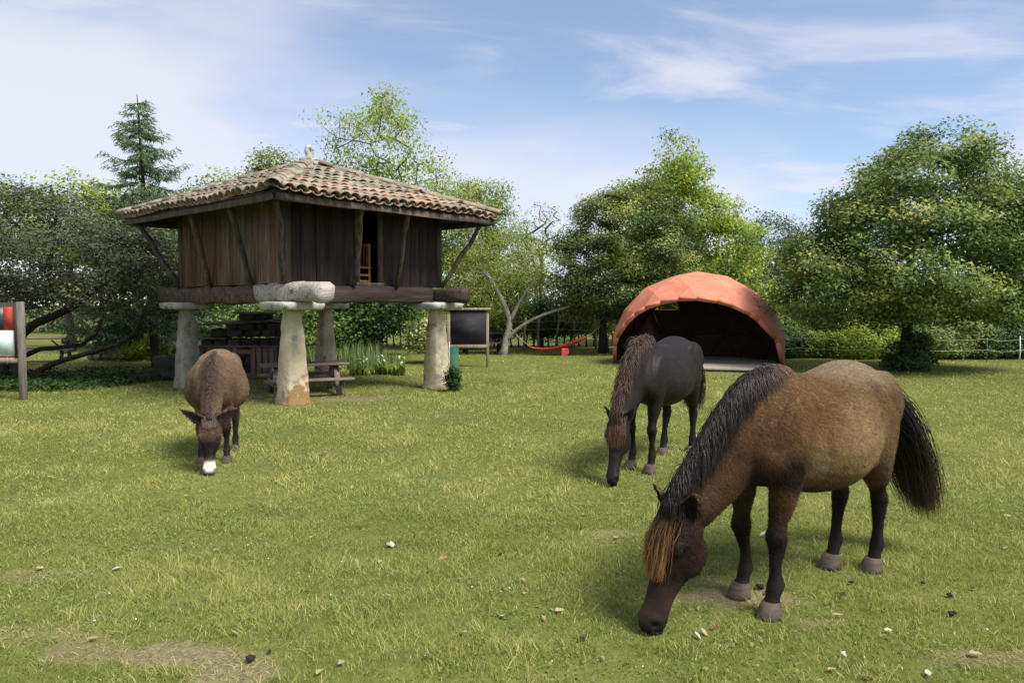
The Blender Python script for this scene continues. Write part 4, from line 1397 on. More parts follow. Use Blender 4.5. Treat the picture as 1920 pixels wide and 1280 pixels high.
def strands(roots, dirs, lens, cols0, cols1, width, rg, bvh=None, grav=.35, noise=.12, K=9, off=.008, clump=None, power=1.0, wind=None):
    n = len(roots)
    P = [roots.copy()]
    d = unit(dirs.copy())
    step = (lens / (K - 1))[:, None]
    g = np.array([0, 0, -1.0]) + (wind if wind is not None else 0)
    for k in range(1, K):
        d = unit(d * (1 - grav) + g * grav + rg.normal(0, noise, (n, 3)))
        q = P[-1] + d * step
        if bvh is not None:
            for i in range(n):
                loc, nr, _, dist = bvh.find_nearest(q[i].tolist())
                if loc is None: continue
                v = q[i] - np.array(loc)
                sd = np.dot(v, np.array(nr))
                o_ = off * (.4 + 1.2 * ((i * 7919) % 97) / 97)
                if sd < o_ and dist < .08:
                    q[i] = np.array(loc) + np.array(nr) * o_
        if clump is not None:
            f = (k / (K - 1)) * clump[1]
            lab = clump[0]
            mean = np.zeros((lab.max() + 1, 3)); cn = np.bincount(lab, minlength=lab.max() + 1)[:, None]
            np.add.at(mean, lab, q); mean /= np.maximum(cn, 1)
            q = q * (1 - f * .35) + mean[lab] * f * .35
        P.append(q)
    P = np.stack(P, 1)                                  # n,K,3
    T = np.gradient(P, axis=1); T = unit(T)
    rv = unit(rg.normal(0, 1, (n, 1, 3)))
    S1 = unit(np.cross(T, np.broadcast_to(rv, T.shape)))
    S2 = np.cross(T, S1)
    tw = np.linspace(0, 1, K)
    w = (width * (1 - tw ** 2.5 * .85))[None, :, None]
    V = np.stack([P + S1 * w, P - S1 * w * .5 + S2 * w * .87, P - S1 * w * .5 - S2 * w * .87], 2)   # n,K,3,3
    V = V.reshape(-1, 3)
    idx = np.arange(n * K * 3).reshape(n, K, 3)
    a, b_ = idx[:, :-1], idx[:, 1:]
    Q = np.concatenate([np.stack([a[..., i], a[..., (i + 1) % 3], b_[..., (i + 1) % 3], b_[..., i]], -1).reshape(-1, 4) for i in range(3)])
    f = (tw ** power)[None, :, None, None]
    jit = rg.normal(1, .16, (n, 1, 1, 1))
    C = (cols0[:, None, None, :] * (1 - f) + cols1[:, None, None, :] * f) * jit
    C = np.broadcast_to(C, (n, K, 3, 3)).reshape(-1, 3).clip(0, 1)
    return V, Q, C


def fur(me, C, n, length, rg, lift=.25, width=.0016, skip=None, comb=(-.75, 0, -.65)):
    """Short coat hair lying on the skin."""
    me.calc_loop_triangles()
    tri = np.zeros(len(me.loop_triangles) * 3, np.int32); me.loop_triangles.foreach_get('vertices', tri); tri = tri.reshape(-1, 3)
    Vv, Nn = co_of(me), no_of(me)
    A = np.linalg.norm(np.cross(Vv[tri[:, 1]] - Vv[tri[:, 0]], Vv[tri[:, 2]] - Vv[tri[:, 0]]), axis=1)
    t = tri[rg.choice(len(tri), n, p=A / A.sum())]
    u = rg.random((n, 2)); fl = u.sum(1) > 1; u[fl] = 1 - u[fl]
    w = np.stack([1 - u.sum(1), u[:, 0], u[:, 1]], 1)[:, :, None]
    P = (Vv[t] * w).sum(1); Nr = unit((Nn[t] * w).sum(1)); cc = (C[t] * w).sum(1)
    if skip is not None:
        k = ~skip(P); P, Nr, cc = P[k], Nr[k], cc[k]; n = len(P)
    cb = np.array(comb) + rg.normal(0, .28, (n, 3))
    d = unit(cb - Nr * (cb * Nr).sum(1)[:, None]); d = unit(d + Nr * (lift + .15 * rg.random((n, 1))))
    s = unit(np.cross(d, Nr + rg.normal(0, .2, (n, 3)))) * width
    L_ = (length * rg.uniform(.5, 1.3, n))[:, None]
    V = np.stack([P - s, P + s, P + d * L_], 1).reshape(-1, 3)
    kk = np.arange(n) * 3
    cj = (cc * rg.normal(.92, .2, (n, 1))).clip(0, 1)
    return V, np.stack([kk, kk + 1, kk + 2], 1), np.repeat(cj, 3, 0)


def equine(label, cat, loc, heading, scale, cfg, name):
    rg = np.random.default_rng(cfg.get('seed', 1))
    root = empty(name, (loc[0], loc[1], 0), math.atan2(heading[1], heading[0]), label, cat)
    bw = cfg.get('belly', 1.0)
    mb_ = MB()
    # trunk: x, top, bottom, half width, height of the widest point (0 bottom .. 1 top), squareness
    body = interp_rows([(-.83, 1.03, .86, .05, .5), (-.80, 1.12, .77, .145, .5), (-.72, 1.195, .70, .225, .5), (-.60, 1.25, .66, .262, .52), (-.47, 1.275, .63, .275, .52),
                        (-.34, 1.262, .60, .285, .46), (-.19, 1.235, .575, .305, .42), (-.04, 1.215, .565, .312, .40), (.11, 1.218, .575, .295, .40), (.23, 1.245, .60, .262, .40),
                        (.33, 1.272, .625, .232, .40), (.43, 1.262, .645, .212, .38), (.52, 1.20, .66, .195, .36), (.60, 1.10, .69, .17, .35), (.665, .99, .76, .11, .4)], 34)
    rings = []
    for (x, zt, zb, w, fm) in body:
        mid_band = math.exp(-((x + .05) / .34) ** 2)
        w2 = w * (1 + (bw - 1) * mid_band)
        zb2 = zb - (bw - 1) * .22 * mid_band
        zm = zb2 + (zt - zb2) * fm
        rg_ = ring((x, 0, zm), Yv, Z, w2, zt - zm, 28, zm - zb2, 2.15)
        # narrow the top line into a spine at the withers
        f = np.clip((rg_[:, 2] - zm) / (zt - zm + 1e-6), 0, 1)
        k = .30 * math.exp(-((x - .36) / .2) ** 2) + .10
        rg_[:, 1] *= 1 - k * f
        rings.append(rg_)
    mb_.loft(rings)
    # neck
    nk = interp_rows(cfg.get('neck', [(.30, 1.00, .27, .17), (.46, .985, .275, .155), (.60, .90, .235, .125), (.73, .80, .195, .108), (.85, .69, .165, .098), (.945, .60, .14, .09), (1.01, .535, .105, .078)]), 18)
    rings = []
    dn = np.gradient(nk[:, :2], axis=0)
    for (x, z, r, w), (dx, dz) in zip(nk, dn):
        l_ = math.hypot(dx, dz); dx, dz = dx / l_, dz / l_
        rings.append(ring((x, 0, z), Yv, np.array([-dz, 0, dx]), w, r, 24, None, 2.0))
        f = ((rings[-1] - np.array([x, 0, z])) @ np.array([-dz, 0, dx])) / r
        rings[-1][:, 1] *= 1 - .35 * np.clip(f, 0, 1)
    mb_.loft(rings)
    # head: poll to muzzle
    poll = np.array(cfg.get('poll', (.985, 0, .60)))
    muz = np.array(cfg.get('muzzle', (1.185, 0, .005)))
    a = muz - poll; HL = np.linalg.norm(a); a = a / HL
    fr = np.array([-a[2], 0, a[0]])                      # the face side
    hs_ = cfg.get('head', 1.0)
    hd = interp_rows([(-.02, .02, .085, .06), (.06, .055, .115, .082), (.17, .072, .135, .095), (.27, .072, .165, .098), (.38, .063, .175, .09), (.48, .055, .148, .074),
                      (.60, .050, .105, .060), (.72, .048, .080, .054), (.82, .052, .074, .056), (.91, .055, .072, .058), (.965, .045, .064, .05), (1.0, .02, .035, .032)], 26)
    rings = []
    for (t, f0, bk, w) in hd:
        c = poll + a * HL * t
        rings.append(ring(c, Yv, fr, w * hs_, f0 * hs_, 22, bk * hs_, 2.25))
    mb_.loft(rings)
    for s_ in (-1, 1):
        ellipsoid(mb_, poll + a * HL * .30 + fr * .038 * hs_ + Yv * s_ * .076 * hs_, (.045 * hs_, .03 * hs_, .03 * hs_), rot_x_to(a))     # brow
        ellipsoid(mb_, poll + a * HL * .35 - fr * .08 * hs_ + Yv * s_ * .058 * hs_, (.11 * hs_, .035 * hs_, .085 * hs_), rot_x_to(a))   # cheek
        ellipsoid(mb_, poll + a * HL * .90 + fr * .012 * hs_ + Yv * s_ * .042 * hs_, (.045 * hs_, .024 * hs_, .032 * hs_), rot_x_to(a))   # nostril
    ellipsoid(mb_, poll + a * HL * .965 - fr * .045 * hs_, (.035 * hs_, .042 * hs_, .03 * hs_), rot_x_to(a))                              # lower lip
    # ears
    el, ew = cfg.get('ear', (.17, .047))
    ear_tips = []
    for s_ in (-1, 1):
        ax = unit(-a * cfg.get('ear_up', .9) + fr * cfg.get('ear_fr', .35) + Yv * s_ * cfg.get('ear_out', .55))
        fa = cfg.get('ear_face')
        face = unit(fr * .55 + Yv * s_ * .75 - ax * .2) if fa is None else unit(np.array([fa[0], fa[1] * s_, fa[2]]))
        face = unit(face - ax * np.dot(face, ax))
        sd = np.cross(ax, face)
        b0 = poll + a * HL * .05 + fr * .02 * hs_ + Yv * s_ * .058 * hs_
        n = 9
        rings = []
        for k in range(n):
            t = k / (n - 1)
            w = ew * (math.sin(math.pi * (.22 + .78 * t) ** .85) ** .8 * 1.05 + .02) if t < 1 else .004
            w = max(w, .005)
            c = b0 + ax * (el * t - .02) + face * (-.010 * math.sin(math.pi * t))
            ph = np.arange(14) * 2 * math.pi / 14
            pts = []
            for p in ph:
                u_, v_ = math.cos(p) * w, math.sin(p) * max(.0095, .34 * w * (1 - t))
                cup = .62 * (u_ * u_) / (w + 1e-6) * (1 if t > .08 else 0)
                pts.append(c + sd * u_ + face * (v_ + cup))
            rings.append(np.array(pts))
        mb_.loft(rings)
        ear_tips.append((b0, ax, face))
    # legs
    def leg(rows, y0s):
        rows = interp_rows(rows, 26)
        mb_.loft([ring((x, y, z), Yv, X, rl, rf, 16, None, 2.1) for (x, z, rf, rl, y) in rows])
    hooves = []
    for (hx, hy) in cfg['fore']:
        s_ = 1 if hy > 0 else -1
        kx = .44 + (hx - .44) * .55
        yb = s_ * .135
        leg([(.42, .92, .15, .09, yb), (.415, .80, .125, .088, yb), (.42 + (hx - .44) * .1, .68, .095, .074, yb * .98), (.43 + (hx - .44) * .3, .56, .072, .06, (yb + hy) / 2), (kx, .47, .046, .042, hy), (kx + .008, .40, .057, .053, hy), (kx - .002, .345, .042, .040, hy),
             (hx - .02, .27, .033, .029, hy), (hx - .028, .20, .036, .031, hy), (hx - .030, .15, .049, .042, hy), (hx - .006, .10, .036, .036, hy), (hx + .004, .065, .047, .046, hy), (hx + .006, .04, .047, .046, hy)], None)
        hooves.append((hx + .004, hy))
    for (hx, hy) in cfg['hind']:
        hx = hx / cfg.get('rear', .88)
        s_ = 1 if hy > 0 else -1
        yb = s_ * .15
        dx = hx + .545
        leg([(-.56, 1.0, .20, .10, yb), (-.54, .88, .215, .115, yb), (-.51 + dx * .1, .76, .185, .108, yb * 1.05), (-.52 + dx * .25, .66, .135, .09, yb), (-.565 + dx * .45, .56, .092, .068, (yb * .6 + hy * .4)), (-.615 + dx * .7, .50, .060, .046, hy), (-.642 + dx * .8, .44, .064, .050, hy),
             (-.622 + dx * .9, .365, .045, .040, hy), (-.60 + dx, .28, .036, .032, hy), (-.592 + dx, .205, .038, .033, hy), (-.592 + dx, .155, .050, .043, hy), (-.560 + dx, .10, .037, .036, hy), (-.545 + dx, .065, .046, .045, hy), (-.542 + dx, .04, .046, .045, hy)], None)
        hooves.append((hx * cfg.get('rear', .88), hy))
    for s_ in (-1, 1):
        ellipsoid(mb_, (.40, s_ * .155, .90), (.17, .075, .25), np.array(Matrix.Rotation(R(-22), 3, 'Y')))     # shoulder
        ellipsoid(mb_, (.50, s_ * .10, .80), (.12, .09, .13))                                                # breast
        ellipsoid(mb_, (-.40, s_ * .185, 1.12), (.09, .05, .07))                                            # hip bone
        ellipsoid(mb_, (-.60, s_ * .15, 1.02), (.20, .12, .20))                                              # croup
        ellipsoid(mb_, (-.36, s_ * .195, .76), (.09, .055, .10))                                             # stifle
    mb_.tube([(-.78, 0, 1.15), (-.86, 0, 1.10), (-.92, 0, .98), (-.94, 0, .84)], [.05, .042, .035, .02], 10)   # dock
    me = remesh(mb_, cfg.get('voxel', .0125), cfg.get('smooth', 4))
    P, Nn = co_of(me), no_of(me)
    # hollows: nostrils, eye sockets, flank, behind the shoulder
    def dent(c, r, dep):
        nonlocal P
        d = np.linalg.norm((P - np.array(c)) / np.array(r), axis=1)
        P = P - Nn * (dep * np.exp(-d * d * 2))[:, None]
    for s_ in (-1, 1):
        dent(poll + a * HL * .925 + fr * .022 * hs_ + Yv * s_ * .055 * hs_, (.026 * hs_,) * 3, .032 * hs_)
        dent(poll + a * HL * .955 - fr * .035 * hs_ + Yv * s_ * .045 * hs_, (.06 * hs_, .03 * hs_, .010 * hs_), .010 * hs_)
        dent(poll + a * HL * .325 + fr * .025 * hs_ + Yv * s_ * .10 * hs_, (.022 * hs_,) * 3, .008)
        dent(poll + a * HL * .62 - fr * .02 * hs_ + Yv * s_ * .07 * hs_, (.05, .04, .10), .010)
        dent((-.38, s_ * .30, .98), (.10, .2, .12), .020)
        dent((.24, s_ * .30, .86), (.06, .2, .22), .014)
        dent((.20, s_ * .2, 1.17), (.12, .12, .08), .010)
        dent((-.60, s_ * .28, .78), (.06, .2, .12), .012)
    P[:, 0] = np.where(P[:, 0] < 0, P[:, 0] * cfg.get('rear', .88), P[:, 0])
    # bend of neck and head to one side
    ny = cfg.get('neck_y', 0.0)
    bend = lambda x: ny * np.clip((x - .45) / .6, 0, 2) ** 1.3
    P[:, 1] += bend(P[:, 0])
    rough = value_noise(P[:, 0] + P[:, 2] * .7, P[:, 1] + P[:, 2], .09, 5) - .5
    P = P + Nn * (rough * .004)[:, None]
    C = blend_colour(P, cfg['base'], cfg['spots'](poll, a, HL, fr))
    mot = value_noise(P[:, 0] * 1.3 + P[:, 1] * .6, P[:, 2] + P[:, 1] * .5, .055, 8) * .6 + value_noise(P[:, 0] + P[:, 1], P[:, 2] * .8 - P[:, 1], .16, 9) * .4
    C = C * (1 + cfg.get('mottle', .55) * (mot - .5))[:, None]
    # inner ear painted dark as hollow shade; nostril and eye surround darkened
    Pb = lambda c: np.array(c) + Yv * bend(np.array([c[0]]))[0]
    for (b0, ax, face) in ear_tips:
        c = Pb(b0 + ax * el * .5 + face * .02)
        rel = P - Pb(b0)
        h = rel @ ax
        inn = (h > 0) & (h < el * .97) & (np.linalg.norm(rel - h[:, None] * ax, axis=1) < ew * 1.3) & (Nn @ face > .35)
        C[inn] = np.array(cfg.get('ear_in', (.012, .009, .008)))
    for s_ in (-1, 1):
        for (tt_, ff_, yy_, rr_) in ((.925, .022, .055, .020), (.325, .026, .10, .024)):
            c = Pb(poll + a * HL * tt_ + fr * ff_ * hs_ + Yv * s_ * yy_ * hs_)
            w_ = np.exp(-(np.linalg.norm(P - c, axis=1) / (rr_ * hs_)) ** 2)[:, None]
            C = C * (1 - .8 * w_) + np.array([.006, .005, .005]) * .8 * w_
    P *= scale
    me.vertices.foreach_set('co', P.astype(np.float32).ravel())
    me.update()
    at = me.attributes.new('coat', 'FLOAT_COLOR', 'POINT')
    at.data.foreach_set('color', np.concatenate([C, np.ones((len(C), 1))], 1).astype(np.float32).ravel())
    me.shade_smooth()
    me.materials.clear(); me.materials.append(cfg.get('mat', coat_m))
    link('body', me, None, root)
    me.name = 'body'
    bvh = BVHTree.FromPolygons(P.tolist(), [p.vertices[:] for p in me.polygons])
    # eyes
    for s_ in (-1, 1):
        c = Pb(poll + a * HL * .325 + fr * .028 * hs_ + Yv * s_ * .097 * hs_) * scale
        loc_, nr_, _, _ = bvh.find_nearest(c.tolist())
        mbx = MB(); ellipsoid(mbx, np.array(loc_) - np.array(nr_) * .008, (.024 * hs_, .016, .019 * hs_), rot_x_to(a))
        mbx.build('eye', eye_m, root, True)
    # hooves
    for (hx, hy) in hooves:
        n = 16
        rings = []
        for (z, r, dx) in ((.080, .046, .002), (.055, .054, .010), (.02, .062, .022), (-.008, .065, .026)):
            q = ring((hx + dx, hy, z), Yv, X, r, r * 1.12, n, r * .85, 2.2) * scale
            rings.append(q)
        MB().loft(rings).build('hoof', hoof_m, root, True)
    # short coat
    nf = cfg.get('fur', 40000)
    mz = (poll + a * HL * .95) * scale
    sk = lambda Q_: (rg.random(len(Q_)) > np.clip((Q_[:, 2] / scale - .22) / .30, 0, 1)) & (Q_[:, 0] < .8 * scale) | (rg.random(len(Q_)) > np.clip((np.linalg.norm((Q_ - mz) * np.array([1, 0, 1]), axis=1) / scale - .20) / .26, 0, 1))
    V, F, cc = fur(me, C, nf, cfg.get('fur_len', .018) * scale, rg, cfg.get('fur_lift', .22), cfg.get('fur_w', .0016), sk)
    o = link('coat_hair', mesh_np('coat_hair', V, F, {'coat': cc}), fur_m, root)
    o['kind'] = 'stuff'
    # crest line, from withers to poll
    crest = []
    dn = np.gradient(nk[:, :2], axis=0)
    for (x, z, r, w), (dx, dz) in zip(nk, dn):
        x = max(x, 0)
        l_ = math.hypot(dx, dz)
        crest.append((x - dz / l_ * r * .96, 0, z + dx / l_ * r * .96))
    crest = np.array(crest)
    keep = crest[:, 0] > .36
    crest = np.concatenate([[[.27, 0, 1.275], [.34, 0, 1.28]], crest[keep][:-1], [poll + fr * .02]])
    seg = np.concatenate([[0], np.cumsum(np.linalg.norm(np.diff(crest, axis=0), axis=1))]); seg /= seg[-1]
    cr = lambda t: np.stack([np.interp(t, seg, crest[:, i]) for i in range(3)], -1)
    n = cfg.get('mane_n', 1500)
    t = rg.random(n) ** .95
    rt = cr(t)
    rt[:, 1] += bend(rt[:, 0]) + rg.normal(0, .012, n)
    tn = unit(cr(np.minimum(t + .02, 1)) - cr(np.maximum(t - .02, 0)))
    upv = np.stack([-tn[:, 2], np.zeros(n), tn[:, 0]], 1)
    side = np.where(rg.random(n) < cfg.get('mane_left', .62), 1., -1.)
    dr = upv * cfg.get('mane_up', .75) + Yv * (side * rg.uniform(.2, 1.0, n))[:, None] + tn * rg.uniform(0, .6, (n, 1))
    ml = cfg.get('mane_len', .2) * rg.uniform(.6, 1.25, n) * (.55 + .6 * np.sin(np.pi * np.clip(t * .95 + .05, 0, 1)))
    mc = np.array(cfg['mane_c'](t)) if callable(cfg['mane_c']) else np.tile(cfg['mane_c'], (n, 1))
    lab = (t * 60).astype(int) * 2 + (side > 0)
    V, F, cc = strands(rt * scale + np.array([0, 0, .0]), dr, ml * scale, mc, mc * np.array(cfg.get('mane_tip', (1.5, 1.35, 1.2))), cfg.get('strand', .0021), rg, bvh, cfg.get('mane_grav', .32), .13, 9, .010, (lab, .5))
    link('mane', mesh_np('mane', V, F, {'coat': cc}), hair_m, root)
    # forelock
    n = cfg.get('lock_n', 700)
    if n:
        rt = poll + fr * .04 * hs_ + a * (HL * rg.uniform(-.02, .08, n))[:, None] + Yv * rg.normal(cfg.get('lock_y', 0), .024, n)[:, None]
        rt[:, 1] += bend(rt[:, 0])
        dr = fr * rg.uniform(.15, .6, (n, 1)) + a * .9 + Yv * rg.normal(cfg.get('lock_y', 0) * 6, .20, (n, 1))
        ln = cfg.get('lock_len', .36) * rg.uniform(.30, 1.15, n) * (1 - 2.2 * np.abs(rt[:, 1] - rt[:, 1].mean()))
        c0 = np.tile(cfg['lock_c'][0], (n, 1)); c1 = np.tile(cfg['lock_c'][1], (n, 1))
        lab = np.digitize(rt[:, 1], np.quantile(rt[:, 1], np.linspace(.05, .95, 14)))
        V, F, cc = strands(rt * scale, dr, ln * scale, c0, c1, cfg.get('strand', .0021) * .9, rg, bvh, .26, .10, 10, .014, (lab, .6), 1.3)
        link('forelock', mesh_np('forelock', V, F, {'coat': cc}), hair_m, root)
    # tail
    n = cfg.get('tail_n', 1600)
    tt = rg.random(n)
    dock = np.array([(-.80, 0, 1.15), (-.87, 0, 1.10), (-.925, 0, .98), (-.945, 0, .84)]) * np.array([cfg.get('rear', .88), 1, 1])
    rt = np.stack([np.interp(tt, [0, .3, .65, 1], dock[:, i]) for i in range(3)], 1) + rg.normal(0, .018, (n, 3))
    dr = np.stack([np.full(n, -.75) - .3 * rg.random(n), rg.normal(cfg.get('tail_y', 0), .34, n), np.full(n, -.25)], 1)
    ln = cfg.get('tail_len', .78) * rg.uniform(.7, 1.1, n) * (1.05 - .25 * tt)
    c0 = np.tile(cfg['tail_c'][0], (n, 1)); c1 = np.tile(cfg['tail_c'][1], (n, 1))
    lab = rg.integers(0, 22, n)
    V, F, cc = strands(rt * scale, dr, ln * scale, c0, c1, cfg.get('strand', .0021), rg, None, .22, .075, 12, .01, (lab, .5), 3.0, cfg.get('tail_wind'))
    link('tail', mesh_np('tail', V, F, {'coat': cc}), hair_m, root)
    return root


# brown pony in front
BLK, DKB = (.013, .010, .009), (.030, .020, .014)


def brown_spots(poll, a, HL, fr):
    h = lambda t, f=0: tuple(poll + a * HL * t + fr * f)
    leg = []
    for (x, y) in [(.55, .13), (.44, -.14), (-.60, .11), (-.47, -.10)]:
        leg += [((x, y, .22), (.26, .16, .42), BLK, 1.0)]
    return [((-.45, 0, 1.22), (.5, .3, .17), (.23, .172, .122), .85), ((-.66, 0, .95), (.26, .5, .36), (.115, .072, .038), .85),  # first patch paints the sky's gloss onto the top of the rump
            ((-.08, .28, .86), (.30, .3, .26), (.215, .145, .072), .85), ((-.08, -.28, .86), (.30, .3, .26), (.185, .128, .066), .85),
            ((0, 0, .60), (.55, .26, .10), (.055, .036, .022), .85),  # belly underside darkened: shade put into the coat colour
            ((.34, .22, 1.02), (.22, .3, .24), (.120, .064, .031), .8), ((.34, -.22, 1.02), (.22, .3, .24), (.125, .068, .034), .8),
            ((.62, 0, .94), (.26, .4, .26), (.085, .042, .022), .8), ((.80, 0, .76), (.22, .4, .24), (.06, .030, .017), .85),
            ((.28, .26, .76), (.09, .2, .17), (.17, .115, .065), .8),
            ((.46, .16, .74), (.13, .2, .15), (.022, .014, .011), 1.0), ((.46, -.16, .74), (.13, .2, .15), (.022, .014, .011), 1.0), ((.60, 0, .72), (.12, .25, .14), (.028, .017, .012), .9),
            (h(.25, -.03), (.22, .3, .26), (.024, .015, .011), .95), (h(.62, 0), (.22, .3, .28), (.020, .013, .010), 1.0), (h(1.0, 0), (.16, .3, .14), (.014, .011, .011), 1.0),
            (h(.78, -.04), (.05, .1, .06), (.06, .038, .024), .5), (h(.45, -.05), (.09, .12, .12), (.018, .012, .009), .8)] + \
           [((-.58, .16, .62), (.12, .14, .16), (.05, .032, .020), .8), ((-.50, -.16, .62), (.14, .14, .2), (.022, .014, .010), .9), ((.50, .13, .58), (.07, .1, .12), (.07, .038, .022), .7)] + leg


def brown_mane(t):
    t = np.asarray(t)[:, None]
    k = np.exp(-(t / .10) ** 2)
    return np.array([.020, .014, .014]) * (1 - k) + np.array([.12, .075, .042]) * k


equine('stocky brown pony with black legs grazing under a long orange-tipped forelock', 'horse', (1.68, 4.16), (-.8, -.6), 1.0,
       dict(seed=3, voxel=.0098, smooth=5, mane_up=.30, mane_grav=.42, mane_left=.72, base=(.120, .074, .036), rear=.80, spots=brown_spots, fore=[(.516, .126), (.412, -.134)], hind=[(-.56, .10), (-.43, -.09)], belly=1.04,
            neck_y=-.09, mane_c=brown_mane, mane_len=.20, mane_n=2300, lock_n=800, lock_len=.42, lock_y=-.022, lock_c=((.022, .013, .010), (.36, .18, .062)),
            tail_c=((.010, .009, .010), (.075, .045, .022)), tail_n=1900, tail_len=1.02, tail_y=.16, tail_wind=np.array([-.20, .14, 0]), fur=130000, fur_len=.020, ear_out=.6, ear_fr=.5, ear_face=(.9, .55, 0)), 'horse')


def black_spots(poll, a, HL, fr):
    h = lambda t, f=0: tuple(poll + a * HL * t + fr * f)
    return [((-.3, 0, 1.1), (.8, .5, .3), (.012, .0075, .007), .8), ((-.1, .2, .8), (.3, .3, .25), (.014, .009, .008), .8), ((.4, 0, .95), (.3, .4, .3), (.012, .0075, .007), .7),
            (h(.8), (.25, .3, .25), (.016, .012, .011), .8), (h(1.0), (.12, .3, .07), (.008, .007, .007), 1.0), ((0, 0, .2), (1.2, .6, .36), (.008, .007, .007), .9)]


equine('black pony with bushy brown mane grazing between the brown pony and the red shelter', 'horse', (1.503, 7.53), (-.55, -.835), 1.0,
       dict(seed=4, smooth=8, base=(.011, .0068, .0058), spots=black_spots, fore=[(.49, .12), (.40, -.12)], hind=[(-.62, .12), (-.36, -.10)], belly=.98, mat=coat_sleek,
            neck_y=.03, mane_c=(.055, .034, .028), mane_tip=(1.7, 1.45, 1.3), mane_len=.2, mane_n=1400, mane_up=1.1, mane_left=.42, lock_n=700, lock_len=.34, lock_c=((.05, .03, .024), (.17, .085, .04)),
            tail_c=((.010, .009, .009), (.03, .02, .015)), tail_n=600, strand=.003, fur=9000, fur_len=.010, fur_lift=.10, ear_out=.85, ear_fr=.35), 'horse')


def donkey_spots(poll, a, HL, fr):
    h = lambda t, f=0: tuple(poll + a * HL * t + fr * f)
    leg = [((x, y, .20), (.2, .14, .40), (0.015, 0.012, 0.011), 1.0) for (x, y) in [(.46, .14), (.46, -.14), (-.25, .17), (-.6, -.13)]]
    return [((-.4, 0, 1.2), (.6, .3, .2), (0.193, 0.132, 0.092), .8), ((.5, 0, 1.0), (.3, .13, .4), (0.101, 0.065, 0.045), .8), ((.75, 0, .9), (.3, .07, .4), (0.060, 0.041, 0.036), .9),
            ((-.05, .3, .8), (.4, .16, .3), (0.152, 0.103, 0.062), .7), ((-.05, -.3, .8), (.4, .16, .3), (0.152, 0.103, 0.062), .7), ((0, 0, .56), (.6, .3, .13), (0.175, 0.132, 0.090), .7),
            ((.40, .16, .84), (.2, .12, .2), (0.055, 0.037, 0.027), .6), ((.40, -.16, .84), (.2, .12, .2), (0.055, 0.037, 0.027), .6),
            (h(.2), (.2, .3, .2), (0.078, 0.049, 0.036), .9), (h(.56, .05), (.14, .3, .15), (0.011, 0.009, 0.009), 1.0), (h(.85, .03), (.15, .3, .066), (.58, .56, .54), 1.0), (h(1.02, 0), (.14, .3, .06), (0.032, 0.032, 0.036), 1.0)] + leg


equine('shaggy brown donkey with white muzzle grazing head-on before the granary', 'donkey', (-3.14, 7.85), (.30, -.954), .87,
       dict(seed=5, base=(0.143, 0.094, 0.060), spots=donkey_spots, fore=[(.47, .13), (.44, -.15)], hind=[(-.24, .19), (-.58, -.13)], belly=1.17,
            ear=(.30, .060), ear_out=1.5, ear_up=.9, ear_fr=-.1, head=1.12, mane_c=(0.078, 0.053, 0.043), mane_len=.055, mane_n=800, mane_up=1.2, mane_grav=.15, ear_in=(0.028, 0.020, 0.018),
            lock_n=350, lock_len=.13, lock_c=((0.083, 0.054, 0.039), (0.156, 0.108, 0.078)), tail_c=((0.046, 0.033, 0.028), (0.028, 0.020, 0.018)), tail_n=350, strand=.003, fur=70000, fur_len=.032, fur_lift=.35, fur_w=.003), 'donkey')

# ------------------------------------------------------------------ garden furniture
post_m = surf('weathered_post', [(.13, .10, .07), (.25, .205, .15), (.34, .29, .22)], 5, (4, 4, .4), .9, .5, 12, vary=.15)
table_m = surf('table_wood', [(.09, .068, .052), (.165, .125, .098), (.24, .19, .155)], 5, (.4, 4, 4), .85, .4, 12, vary=.18)
slat_m = surf('slat_wood', [(.075, .048, .034), (.14, .092, .066), (.20, .14, .105)], 5, (4, 4, .4), .85, .4, 12, vary=.2)
board_m = surf('blackboard_face', [(.012, .011, .015), (.022, .020, .027), (.040, .037, .046)], 2.5, (1, 1, 3), .75, .1, spots=[((.075, .07, .085), 22, .66, .78)])
frame_dk = surf('dark_frame', [(.03, .022, .018), (.06, .045, .038)], 6, rough=.8, bump=.2)

# blackboard
bx, by = ground_at(914, 688)
blk = empty('blackboard', (bx, by, 0), .06, 'framed blackboard on two wooden posts behind the right stone pillar', 'blackboard')
for x, h in ((0, 1.47), (-1.0, 1.50)):
    bevel(MB().box((x, 0, h / 2 - .04), (.075, .07, h + .08), None, .003).build('post', post_m, blk), .008)
bevel(MB().box((-.49, -.03, 1.50), (1.16, .10, .055), None, .004).build('top_rail', post_m, blk), .008)
bevel(MB().box((-.49, -.045, .54), (.98, .05, .085), None, .004).build('bottom_rail', post_m, blk), .008)
MB().box((-.5, -.02, 1.03), (.91, .025, .90)).build('board', board_m, blk)

# information board at the left
bx, by = ground_at(44, 748)
inf = empty('information_board', (bx, by, 0), -.10, 'tall wooden information board with red poster and pale map beside the shrub tree', 'sign')
for x, h in ((0, 1.66), (-1.25, 1.66)):
    bevel(MB().box((x, 0, h / 2 - .04), (.10, .09, h + .08), None, .004).build('post', surf('grey_post', [(.10, .09, .075), (.19, .17, .145), (.27, .25, .21)], 5, (4, 4, .4), .9, .5, 12), inf), .01)
MB().box((-.62, 0, .66), (1.15, .07, .09), None, .003).build('rail', post_m, inf)
MB().box((-.075, -.01, 1.18), (.05, .06, .94)).build('frame', frame_dk, inf)
MB().box((-1.17, -.01, 1.18), (.05, .06, .94)).build('frame', frame_dk, inf)
MB().box((-.62, .012, 1.18), (1.04, .02, .93)).build('back_panel', frame_dk, inf)
red_m = surf('red_poster', [(.42, .045, .025), (.52, .07, .04)], 4, rough=.5, bump=0)
map_m = surf('map_poster', [(.34, .55, .60), (.52, .66, .62), (.66, .70, .64)], 3.2, rough=.5, bump=0, detail=4)
